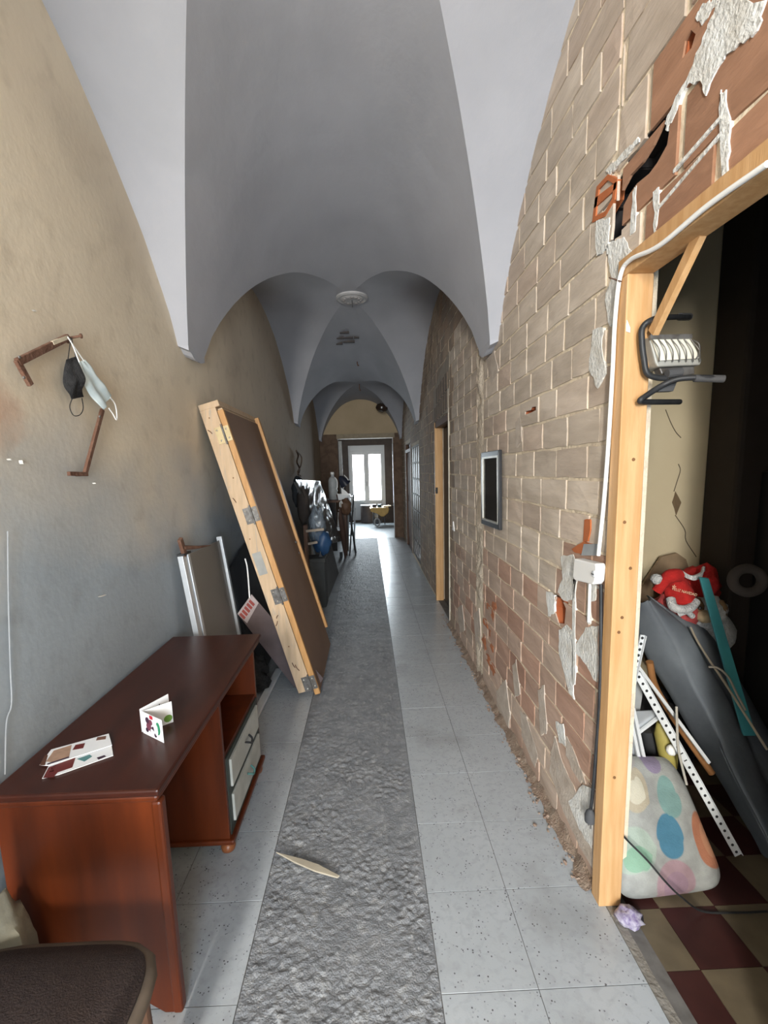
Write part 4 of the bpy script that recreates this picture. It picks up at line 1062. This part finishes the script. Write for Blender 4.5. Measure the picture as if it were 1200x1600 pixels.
MB().blob(AY(466, 768, 6.0), (.09, .12, .20), 8, .2, nu=20, nv=14).build('dark_bundle', plain('dark_blue_bundle', (.035, .042, .05), .8), label='dark blue grey cloth bundle on top of the leaning panels', cat='bundle', smooth=80)
rp = thing('hanging_strap', 'brown twisted strap hanging on the left wall above the wrapped panel', 'strap', AX(466, 720, -1.05))
MB().tube(bez([AX(u, v, -1.05) for u, v in [(463, 704), (466, 712), (464, 722), (468, 732), (466, 742)]], 5), .013, 7).build('strap', plain('strap_brown', (.10, .06, .035), .8), rp)
MB().tube(bez([AX(u, v, -1.03) for u, v in [(463, 704), (471, 714), (470, 728), (465, 738), (470, 744)]], 5), .010, 7).build('strap', plain('strap_tan', (.20, .13, .08), .8), rp)

# ------------------------------------------------------------------ clutter at the far end of the corridor
yc = 8.6
bench = thing('workbench', 'narrow dark workbench piled with things at the far left of the corridor', 'bench', (-.62, 8.6, 0))
MB().box((-1.04, 8.35, 1.02), (-.42, 9.0, 1.06)).build('bench_top', DARKWOOD, bench)
for x, y in ((-1.0, 8.4), (-.46, 8.4), (-1.0, 8.95), (-.46, 8.95)): MB().box((x - .025, y - .025, 0), (x + .025, y + .025, 1.02)).build('leg', DARKWOOD, bench)
MB().box((-1.0, 8.4, .45), (-.46, 8.95, .48)).build('shelf', DARKWOOD, bench)
MB().box((-1.03, 8.345, .10), (-.62, 8.36, 1.02)).build('front_panel', plain('sooty_panel', (.03, .026, .025), .7), bench)
def B(u, v, y=8.3): return AY(u, v, y)
cn = thing('canister', 'white plastic canister on the workbench', 'canister', B(524, 764, 8.6))
p = V(-.68, 8.6, 1.06); MB().lathe(p, [(.075, 0), (.085, .02), (.085, .36), (.06, .42), (.03, .44), (.03, .48)], 20).build('body', plain('milky', (.46, .48, .48), .4), cn, smooth=40)
MB().lathe(p + V(0, 0, .48), [(.036, 0), (.036, .04), (.03, .045)], 16).build('cap', WHITE, cn); MB().tube(bez([p + V(.05, -.06, .42), p + V(.09, -.08, .36), p + V(.09, -.08, .25), p + V(.07, -.07, .2)], 4), .012, 8).build('handle', WHITE, cn)
lm = thing('desk_lamp', 'black desk lamp with tilted shade on the workbench', 'lamp', (-.50, 8.6, 1.06))
MB().lathe((-.50, 8.74, 1.06), [(.07, 0), (.07, .015), (.02, .025)], 18).build('base', BLACK, lm)
MB().tube([(-.49, 8.74, 1.08), (-.44, 8.73, 1.30), (-.42, 8.72, 1.42)], .009, 8).build('arm', BLACK, lm)
MB().lathe((-.49, 8.71, 1.42), [(.11, -.10), (.09, -.02), (.05, .07), (.02, .10)], 20, (-.55, -.2, .8)).build('shade', plain('navy_shade', (.022, .026, .045), .4), lm, smooth=50)
MB().tube([V(-.455, 8.60, 1.52), V(-.40, 8.60, 1.46), V(-.375, 8.60, 1.42)], .010, 8).build('shade_rim', WHITE, lm)
MB().lathe((-.56, 8.62, 1.062), [(.04, 0), (.085, .035), (.10, .10), (.095, .10), (.07, .03)], 20).build('bowl', plain('brown_bowl', (.09, .04, .03), .35), label='dark brown bowl on the workbench', cat='bowl', smooth=50)
st = thing('folding_stool', 'black tubular folding stool with white seat by the workbench', 'stool', (-.37, 8.5, 0))
MB().box((-.40, 8.30, 1.10), (-.27, 8.60, 1.125)).build('seat', WHITEM, st, bevel=.006)
for a, b in (((-.40, 8.3, 1.1), (-.28, 8.35, .0)), ((-.28, 8.3, 1.15), (-.40, 8.35, .0)), ((-.40, 8.6, 1.1), (-.28, 8.6, .0)), ((-.28, 8.6, 1.15), (-.40, 8.62, .0))): MB().cyl(a, b, .012, 10).build('leg', BLACK, st)
MB().cyl((-.37, 8.33, .55), (-.37, 8.6, .55), .009, 8).build('cross_bar', STEEL, st)
MB().blob(B(540, 792, 8.22), (.105, .07, .15), 5, .15, nu=22, nv=14).build('bag_body', plain('brown_leather', (.13, .07, .04), .6), smooth=80, label='brown leather bag hanging at the front of the workbench', cat='bag')
wb_ = thing('white_box', 'white cardboard box with open flaps at the edge of the workbench', 'box', B(538, 778, 8.45))
MB().prism([B(u, v, 8.4) for u, v in [(527, 772), (547, 772), (547, 782), (529, 782)]], (0, .15, 0)).build('box_body', WHITEM, wb_)
MB().prism([B(u, v, 8.39) for u, v in [(533, 762), (541, 768), (546, 774), (534, 773)]], (0, .01, 0)).build('flap', WHITE, wb_)
cc = []
for k in range(70):
    t = k / 69; p = B(530, 800, 8.18).lerp(B(529, 824, 8.18), t); cc.append(p + V(.022 * math.cos(k * 1.1), .022 * math.sin(k * 1.1), 0))
MB().tube([B(533, 780, 8.18), B(533, 792, 8.18), B(529, 797, 8.18)] + cc, .006, 5).build('coiled_cord', WHITE, label='white coiled cord hanging from the workbench', cat='cord')
gc = thing('golf_umbrella', 'furled brown umbrella leaning on the front of the workbench', 'umbrella', (-.47, 8.2, 0))
MB().tube([(-.46, 8.0, .02), (-.47, 8.03, .30), (-.52, 8.10, .75), (-.53, 8.14, .95)], [.012, .05, .045, .012], 12).build('canopy', plain('umbrella_brown', (.10, .055, .04), .8), gc, smooth=60)
MB().tube(bez([(-.53, 8.14, .95), (-.53, 8.15, 1.02), (-.50, 8.14, 1.05), (-.48, 8.13, 1.01)], 4), .010, 8).build('handle', WHITE, gc)
MB().box((-.57, 8.12, .0), (-.52, 8.30, .12)).build('shoe_box', BLACK, label='small black box on the floor at the foot of the workbench', cat='box', bevel=.005)
sl = thing('step_ladder', 'small white folding step ladder beyond the workbench', 'ladder', (-.40, 9.3, 0))
for x in (-.46, -.33): MB().bar((x, 9.15, 0), (x + .03, 9.35, .82), .035, .02, (1, 0, 0)).build('rail', WHITEM, sl)
for z in (.25, .5, .75): MB().box((-.46, 9.16 + z * .24, z), (-.31, 9.26 + z * .24, z + .02)).build('step', plain('step_teal', (.18, .33, .36), .6), sl)

# far room: tank, wheelbarrow, low cabinet
tk = thing('drum', 'brown cylindrical drum in front of the balcony door', 'drum', (-.06, 13.45, 0))
MB().lathe((-.05, 13.72, 0), [(.205, 0), (.21, .02), (.21, .50), (.205, .53), (.19, .535)], 28).build('drum_body', plain('drum_brown', (.10, .078, .07), .6), tk, smooth=40)
MB().lathe((-.05, 13.72, .53), [(.215, 0), (.215, .02), (.19, .03)], 28).build('rim', plain('rim_grey', (.35, .35, .35), .5), tk, smooth=40)
MB().box((.28, 13.62, 0), (1.0, 13.95, .50)).box((.26, 13.61, .50), (1.02, 13.96, .53)).build('low_cabinet', plain('cabinet_dark', (.065, .052, .045), .9, spec=.1), label='low dark cabinet behind the wheelbarrow', cat='cabinet', bevel=.006)
wbw = thing('wheelbarrow', 'yellow wheelbarrow seen from its wheel end in the far room', 'wheelbarrow', (.28, 13.0, 0))
tray = [(.02, .52), (.10, .54), (.50, .53), (.58, .50), (.55, .38), (.42, .27), (.34, .28), (.20, .38), (.06, .42)]
MB().prism([V(x, 12.75, z) for x, z in tray], (0, .55, 0)).build('tray', plain('yellow_paint', (.42, .25, .055), .5), wbw, bevel=.02)
tyre = [V(.22 + .035 * math.sin(t) * 0, 12.62 + .0, .13) + V(.075 * math.cos(t), 0, .105 * math.sin(t)) for t in [k * math.pi / 12 for k in range(24)]]
MB().tube(tyre, .024, 8, closed=True).build('wheel', plain('tyre_grey', (.30, .30, .29), .8), wbw, smooth=60)
MB().lathe((.22, 12.60, .13), [(.055, 0), (.055, .04)], 16, (0, 1, 0)).build('hub', DARKGREY, wbw)
for s_ in (-1, 1):
    MB().tube([(.22 + s_ * .11, 12.62, .13), (.28 + s_ * .16, 12.9, .34), (.32 + s_ * .24, 13.45, .52)], .014, 8).build('shaft', DARKGREY, wbw)
    MB().cyl((.32 + s_ * .24, 13.35, .50), (.33 + s_ * .26, 13.5, .545), .02, 10).build('grip', plain('grip_cream', (.62, .5, .33), .6), wbw)
    MB().cyl((.29 + s_ * .15, 13.15, .3), (.29 + s_ * .17, 13.2, .0), .013, 8).build('leg', DARKGREY, wbw)
for x, c_, lab in ((.10, (.03, .03, .05), 'dark violet tin in the wheelbarrow'), (.25, (.02, .055, .075), 'dark teal tin in the wheelbarrow')):
    MB().lathe((x + .06, 12.95, .53), [(.055, 0), (.06, .01), (.06, .08), (.05, .09)], 16).build('tin', plain('tin_%d' % (x * 100), c_, .4), label=lab, cat='tin')
MB().box((.42, 12.85, .55), (.64, 13.1, .575)).build('tray_board', plain('cream_board', (.62, .48, .29), .6), label='cream board lying across the right of the wheelbarrow', cat='board', bevel=.004)

# splinter on the concrete
MB().prism([AZ(u, v, .012) for u, v in [(431, 1333), (470, 1343), (497, 1352), (531, 1370), (527, 1373), (492, 1363), (460, 1349)]], (0, 0, .007)).build('wood_splinter', plain('pale_splinter', (.45, .40, .31), .8), label='long pale wood splinter lying on the rough concrete strip', cat='splinter', bevel=.002)

# ------------------------------------------------------------------ the side room and its junk
MB().box((1.70, 2.03, 0), (2.7, 2.24, 2.7)).build('shade_slab', plain('shade_slab_dark', (.022, .015, .011), .8), label='tall dark slab added for the shade on the back wall of the side room', cat='shade_slab', bevel=.02)  # slab added in place of deep shade right of the lit wall
MB().box((1.80, 1.80, 0), (2.5, 2.02, 1.53)).build('cupboard', plain('black_cupboard', (.012, .011, .011), .5), label='tall black cupboard in the dark corner of the side room', cat='cupboard', bevel=.006)
MB().prism([AY(u, v, 2.19) for u, v in [(985, 942), (1034, 870), (1058, 864), (1072, 874), (1082, 905), (1100, 990), (1010, 1040)]], (0, .015, 0)).build('broken_board', mat('old_board', (.26, .19, .12), (.18, .13, .08), ns=8, rough=.8), label='broken brown board leaning on the lit back wall', cat='board')
RED = mat('red_felt', (.46, .018, .016), (.36, .014, .013), ns=40, rough=.95, bump=.3, bs=160)
PINK = mat('faded_red_cloth', (.40, .065, .065), (.30, .045, .045), ns=14, rough=.95, bump=.3, bs=90)
FUR = mat('white_plush', (.62, .64, .65), (.5, .52, .53), ns=60, rough=1, bump=1, bs=160)
hy = 1.93
hat = thing('santa_hat', 'red felt Christmas hat with white plush brim and pompom', 'hat', AY(1062, 985, hy))
def H(u, v, d=0): return AY(u, v, hy - d)
def hatf(u, v):
    L_ = [(1048, 944), (1043, 930), (1043, 915), (1041, 905), (1034, 905)]; R_ = [(1089, 942), (1084, 922), (1074, 906), (1058, 895), (1036, 900)]
    i = min(3, int(v * 4)); t = v * 4 - i
    a = H(*L_[i]).lerp(H(*L_[i + 1]), t); b = H(*R_[i]).lerp(H(*R_[i + 1]), t)
    return a.lerp(b, u) + V(0, -.055 * math.sin(math.pi * u) * (1 - .6 * v) - .008 * noise.noise(V(u * 4, v * 4, 1)), 0)
MB().grid(hatf, 16, 20, thick=(0, .02, 0)).build('cone', RED, hat, smooth=80)
MB().tube(bez([H(1048, 936, .03), H(1052, 948, .06), H(1064, 952, .075), H(1078, 950, .06), H(1087, 940, .03)], 6), .019, 10).tube(bez([H(1060, 960, .05), H(1073, 956, .065), H(1082, 963, .055)], 6), .012, 10).build('brim', FUR, hat, smooth=80)
MB().blob(H(1026, 905, .02), (.024, .024, .024), 2, .12, nu=16, nv=10).build('pompom', FUR, hat, smooth=80)
MB().tube(bez([H(1060, 899, .03), H(1048, 900, .04), H(1036, 912, .03), H(1026, 924, .02)], 5), [.03] * 8 + [.022] * 8, 10).build('tail', RED, hat, smooth=80)
o = H(1070, 925, .078); GOLD = plain('cream_print', (.75, .55, .38), .7)
text('lettering', 'FELIZ NAVIDAD', .017, axes(o, H(1085, 930, .07) - H(1055, 922, .075), V(0, 0, 1)), GOLD, hat)
o = H(1053, 917, .062); m_ = MB(axes(o, (1, 0, -.2), (0, 0, 1)))
for k in range(5):
    t = math.pi / 2 + k * 2 * math.pi / 5; d = V(math.cos(t), math.sin(t), 0); e = V(-d.y, d.x, 0)
    m_.prism([d * .001, d * .005 + e * .002, d * .011, d * .005 - e * .002], (0, 0, .001))
m_.build('star', GOLD, hat)
MB().blob(AY(1053, 962, 1.99), (.11, .075, .125), 11, .16, nu=26, nv=18).build('red_sack', PINK, label='faded red cloth sack under the Christmas hat', cat='sack', smooth=80)
MB().blob(AY(1093, 915, 2.06), (.085, .08, .10), 14, .2, nu=22, nv=14).build('red_cloth', RED, label='crumpled red cloth behind the teal board', cat='cloth', smooth=80)
MB().grid(lambda u, v: AY(1066 + 36 * u, 891 + 9 * math.sin(u * 3.1) + 7 * v - 6 * (u > .9), 1.93 - .03 * math.sin(u * 3.1)), 16, 4, thick=(0, .012, 0)).build('white_collar', FUR, label='white plush strip on top of the red cloth', cat='trimming', smooth=80)
pd = thing('plush_dog', 'white and brown plush dog half hidden behind the teal board', 'plush toy', AY(1105, 1000, 2.0))
MB().blob(AY(1108, 990, 2.02), (.10, .09, .13), 3, .12, nu=22, nv=14).build('body', FUR, pd, smooth=80)
MB().blob(AY(1103, 957, 1.98), (.085, .075, .08), 5, .12, nu=22, nv=14).build('head', FUR, pd, smooth=80)
MB().blob(AY(1101, 963, 1.92), (.04, .035, .03), 6, .1, nu=14, nv=8).build('muzzle', plain('plush_tan', (.45, .35, .22), 1), pd, smooth=80)
for u, v in ((1094, 950), (1112, 951)): MB().blob(AY(u, v, 1.915), (.008, .006, .009), 1, .05, nu=10, nv=6).build('eye', BLACK, pd)
for u, v in ((1089, 952), (1125, 955)): MB().blob(AY(u, v, 1.95), (.025, .03, .055), 8, .1, nu=14, nv=8).build('ear', plain('plush_brown', (.20, .12, .06), 1), pd, smooth=80)
TEAL = plain('teal_board', (.045, .24, .27), .6)
MB().prism([AY(1093, 902, 1.86), AY(1108, 904, 1.86), AY(1182, 1150, 1.60), AY(1162, 1150, 1.60)], (.004, .014, 0)).build('teal_board', TEAL, label='narrow teal painted board leaning across the junk', cat='board', bevel=.002)
MB().blob((2.0, 1.56, .5), (.20, .15, .50), 21, .2, nu=30, nv=20).build('red_blanket', plain('dark_red_blanket', (.10, .012, .012), .95), label='heap of dark red blankets in the shadow of the side room', cat='blanket', smooth=80)
rg = thing('plush_ring', 'pale plush ring lying in the shadow on the red blankets', 'ring', AY(1168, 907, 1.8))
c0 = AY(1168, 907, 1.75); MB().tube([c0 + V(.062 * math.cos(t), .01 * math.sin(t), .048 * math.sin(t)) for t in [k * math.pi / 12 for k in range(24)]], .020, 8, closed=True).build('ring', plain('shaded_plush', (.06, .05, .045), 1), rg, smooth=80)  # pale plush coloured nearly black, the shadow put into its colour
# grey foam mat slumped over the pile
L1 = [((985, 940), 1.98), ((1006, 1012), 1.92), ((1060, 1106), 1.82), ((1108, 1188), 1.72), ((1158, 1272), 1.62), ((1196, 1340), 1.52)]
L2 = [((1012, 938), 1.90), ((1050, 1005), 1.82), ((1086, 1080), 1.72), ((1122, 1150), 1.63), ((1140, 1196), 1.57), ((1210, 1330), 1.42)]
L3 = [((1012, 930), 1.96), ((1075, 985), 1.88), ((1120, 1060), 1.79), ((1160, 1140), 1.71), ((1190, 1210), 1.64), ((1250, 1330), 1.50)]
L4 = [((1020, 935), 2.0), ((1105, 985), 1.96), ((1160, 1070), 1.90), ((1205, 1150), 1.82), ((1245, 1230), 1.74), ((1290, 1330), 1.62)]
LL = [bez([AY(*p, y) for p, y in l], 6) for l in (L1, L2, L3, L4)]
def foam(u, v):
    k = v * 30; i = min(29, int(k)); t = k - i
    row = [l[i].lerp(l[i + 1], t) for l in LL]
    s_ = u * 3; j_ = min(2, int(s_)); f = s_ - j_; f = f * f * (3 - 2 * f) if j_ == 1 else f
    p = row[j_].lerp(row[j_ + 1], f)
    return p + V(0, -.022 * math.sin(math.pi * (s_ - j_)) - .006 * noise.noise(V(u * 5, v * 9, 3)), .010 * noise.noise(V(u * 3, v * 7, 1)))
MB().grid(foam, 30, 60, thick=(.01, .03, -.01)).build('foam_mat', mat('grey_foam', (.15, .175, .20), (.12, .14, .165), ns=9, rough=.75, bump=.15, bs=40), label='big blue grey foam mat slumped diagonally over the pile', cat='mat', smooth=60)
MB().blob((1.30, 1.97, .24), (.24, .12, .26), 31, .2, nu=26, nv=18).build('dark_lump', plain('lump_black', (.012, .012, .013), .4), label='black lump added to keep the gap behind the cushion dark', cat='bag', smooth=80)  # added black lump that darkens the floor behind the cushion
# perforated steel strips
def strip(name, label, pa, pb, ya, yb, wd, n, holes=True, side=(1, 0, .5)):
    a, b = AY(*pa, ya), AY(*pb, yb); t = thing(name, label, 'steel strip', b)
    MB().bar(a, b, wd, .004, side).build('strip', WHITEM, t)
    d = (b - a).normalized(); sd = Vector(side); sd = (sd - d * sd.dot(d)).normalized(); nn = d.cross(sd)
    if nn.y > 0: nn = -nn
    if holes:
        for k in range(n):
            p = a.lerp(b, (k + .5) / n) + nn * .0022
            if 10 <= k % 22 <= 12: MB().bar(p - sd * .006, p + sd * .006, .004, .001, d).build('slot', BLACK, t)
            else: MB().lathe(p, [(.0055, 0), (.0055, .0006)], 10, nn).build('hole', BLACK, t)
    MB().bar(a + sd * wd / 2 + nn * .006, b + sd * wd / 2 + nn * .006, .012, .002, nn).build('flange', WHITEM, t)
    return t
strip('perforated_strip', 'long white perforated steel angle slanting down past the cushion', (995, 1052), (1153, 1336), 1.62, 1.50, .026, 26)
strip('perforated_strip', 'short white perforated steel strip standing beside the door post', (1004, 992), (982, 1090), 1.55, 1.55, .016, 11, side=(1, 0, 0))
MB().bar(AY(990, 1032, 1.66), AY(1108, 1192, 1.58), .012, .008, (1, 0, 0)).build('steel_rod', WHITEM, label='thin white steel rod above the perforated angle', cat='rod')
MB().tube(bez([AY(1015, 1034, 1.72), AY(1022, 1068, 1.73), AY(1040, 1102, 1.72), AY(1075, 1155, 1.68), AY(1112, 1208, 1.64)], 6), .014, 10).build('wooden_handle', plain('handle_wood', (.34, .16, .06), .5), label='curved orange brown wooden handle in the pile', cat='handle', smooth=60)
mf = thing('steel_rack', 'light grey steel rack with cross bar standing behind the cushion', 'frame', AY(1000, 1215, 1.6))
for a, b in (((982, 1108), (1006, 1222)), ((989, 1106), (1014, 1222))): MB().bar(AY(*a, 1.66), AY(*b, 1.64), .012, .012).build('rail', WHITEM, mf)
MB().bar(AY(996, 1146, 1.655), AY(1030, 1120, 1.655), .010, .010).build('cross_bar', WHITEM, mf)
MB().prism([AY(u, v, 1.665) for u, v in [(989, 1112), (1027, 1110), (1027, 1118), (998, 1142)]], (0, .004, 0)).build('gusset', ALU, mf)
MB().prism([AY(u, v, 1.67) for u, v in [(976, 1120), (988, 1115), (1004, 1214), (986, 1216)]], (0, .004, 0)).build('side_plate', ALU, mf)
MB().prism([AY(u, v, 1.70) for u, v in [(983, 1060), (999, 1052), (1004, 1085), (1000, 1110), (985, 1110)]], (0, .004, 0)).build('metal_sheet', plain('pale_sheet', (.38, .40, .41), .4), label='pale grey metal sheet behind the short perforated strip', cat='sheet')
MB().cyl(AY(1012, 1140, 1.76), AY(1030, 1222, 1.74), .030, 18).build('black_pipe', plain('dark_pipe', (.05, .053, .058), .35), label='thick dark pipe standing behind the metal frame', cat='pipe', smooth=50)
MB().cyl(AY(1022, 1135, 1.84), AY(1042, 1222, 1.82), .022, 18).build('black_pipe', plain('dark_pipe_2', (.035, .037, .04), .35), label='thinner dark pipe right of the thick one', cat='pipe', smooth=50)
bt = thing('bottle', 'yellow plastic bottle with white cap in the pile behind the cushion', 'bottle', AY(1042, 1190, 1.68))
MB().tube([AY(1030, 1128, 1.68), AY(1036, 1145, 1.68), AY(1044, 1180, 1.67), AY(1050, 1200, 1.66)], [.010, .034, .036, .02], 14).build('body', plain('yellow_plastic', (.42, .36, .10), .5), bt, smooth=60)
MB().blob(AY(1049, 1172, 1.62), (.020, .018, .022), 1, .05, nu=14, nv=8).build('cap', WHITE, bt)
MB().tube(bez([AY(1057, 1104, 1.60), AY(1058, 1135, 1.57), AY(1060, 1170, 1.56), AY(1066, 1198, 1.55), AY(1073, 1226, 1.54)], 6), .0045, 8).build('cord', plain('cord_beige', (.45, .43, .38), .7), label='beige cord hanging in front of the perforated angle', cat='cord')
MB().tube(bez([AY(1079, 980, 1.84), AY(1090, 1002, 1.80), AY(1110, 1034, 1.74), AY(1128, 1060, 1.68), AY(1160, 1110, 1.58), AY(1199, 1172, 1.48)], 6), .0045, 8).build('cord', plain('cord_tan', (.30, .26, .20), .7), label='tan cord running over the foam mat to the right', cat='cord')
MB().tube(bez([AY(1107, 1042, 1.72), AY(1122, 1044, 1.70), AY(1138, 1058, 1.68), AY(1152, 1086, 1.66), AY(1165, 1110, 1.62)], 6), .0045, 8).build('cord', plain('cord_grey', (.27, .25, .21), .7), label='loop of grey cord on the foam mat below the teal board', cat='cord')

# the cushion with coloured discs, propped beside the post
def cushion_extra(nt, c, mix, ramp, nz, P, g):
    N, L = nt.nodes, nt.links
    uv = N.new('ShaderNodeUVMap'); uv.uv_map = 'uv'
    out = c
    for (cx_, cy_, rx, ry, col, ringw, a) in (
            (.18, .76, .17, .17, (.52, .42, .26), 0, .55), (.18, .76, .11, .11, (.60, .58, .48), 0, .8), (.62, .70, .15, .16, (.17, .33, .32), 0, .85),
            (.52, .42, .15, .16, (.05, .19, .30), 0, .92), (.14, .33, .20, .17, (.38, .50, .42), 0, .6), (.16, .27, .12, .10, (.20, .40, .28), 0, .75),
            (.92, .36, .14, .22, (.42, .15, .07), 0, .9), (.94, .36, .07, .13, (.48, .24, .14), 0, .8), (.50, .10, .18, .16, (.36, .22, .26), 0, .8), (.50, .08, .11, .10, (.30, .20, .27), 0, .7),
            (.52, .98, .15, .11, (.25, .21, .33), 0, .9), (.08, .98, .18, .07, (.40, .37, .36), 0, .6)):
        mp = N.new('ShaderNodeMapping'); mp.vector_type = 'POINT'
        mp.inputs['Scale'].default_value = (1 / rx, 1 / ry, 0); mp.inputs['Location'].default_value = (-cx_ / rx, -cy_ / ry, 0)
        L.new(uv.outputs[0], mp.inputs['Vector'])
        ln = N.new('ShaderNodeVectorMath'); ln.operation = 'LENGTH'; L.new(mp.outputs[0], ln.inputs[0])
        f = ramp(ln.outputs['Value'], 1.03, .95)
        mu = N.new('ShaderNodeMath'); mu.operation = 'MULTIPLY'; L.new(f, mu.inputs[0]); mu.inputs[1].default_value = a
        out = mix(mu.outputs[0], out, col)
    return mix(ramp(nz(16, 6), .42, .75), out, mix(1., out, (.78, .77, .76), 'MULTIPLY'))
CUSH = mat('disc_print_cloth', (.37, .385, .37), (.30, .315, .31), ns=8, rough=.95, bump=.3, bs=180, extra=cushion_extra)
bl, br_, tr, tl = V(.845, 1.350, .0), V(1.292, 1.385, .0), V(1.20, 1.60, .385), V(.975, 1.60, .40)
nC = (br_ - bl).cross(tl - bl).normalized()
if nC.y > 0: nC = -nC
cu = MB(); NU, NV = 28, 28
def cus(u, v, s_):
    a, b = 2 * u - 1, 2 * v - 1
    k = (abs(a) ** 6 + abs(b) ** 6) ** (1 / 6); m__ = max(abs(a), abs(b)); q_ = m__ / k if k > 1e-6 else 1
    uu, vv = .5 + .5 * a * q_, .5 + .5 * b * q_
    p = bl.lerp(br_, uu).lerp(tl.lerp(tr, uu), vv)
    th = .048 * max(0, 1 - m__ ** 4) ** .5 + .006 * noise.noise(V(u * 4, v * 4, 2))
    return p + nC * s_ * th + V(0, .045, .012)
for s_ in (1, -1): cu.grid(lambda u, v: cus(u, v, s_), NU, NV)
co = cu.build('cushion', CUSH, label='pale square cushion with coloured discs propped beside the door post', cat='cushion', smooth=70)
uvl = co.data.uv_layers.new(name='uv'); cc_ = WPOS['cushion']
e1_ = (br_ - bl); e2_ = (tl - bl)
for lp in co.data.loops:
    idx = lp.vertex_index % ((NU + 1) * (NV + 1)); uvl.data[lp.index].uv = ((idx % (NU + 1)) / NU, (idx // (NU + 1)) / NV)
MB().tube(bez([AZ(968, 1300, .27), AY(985, 1318, 1.42), AY(1012, 1345, 1.385), AY(1040, 1378, 1.35), AY(1065, 1402, 1.335), AZ(1098, 1424, .006), AZ(1150, 1426, .006), AZ(1199, 1424, .006)], 6), .0035, 8).build('cable', BLACK, label='thin black cable lying over the cushion and along the floor', cat='cable')
MB().blob(V(.86, 1.335, .022), (.045, .035, .026), 4, .3, nu=16, nv=10).build('patterned_cloth', mat('violet_print', (.45, .43, .50), (.16, .12, .25), ns=60, rough=.9), label='small white and violet patterned cloth at the foot of the cushion', cat='cloth', smooth=80)
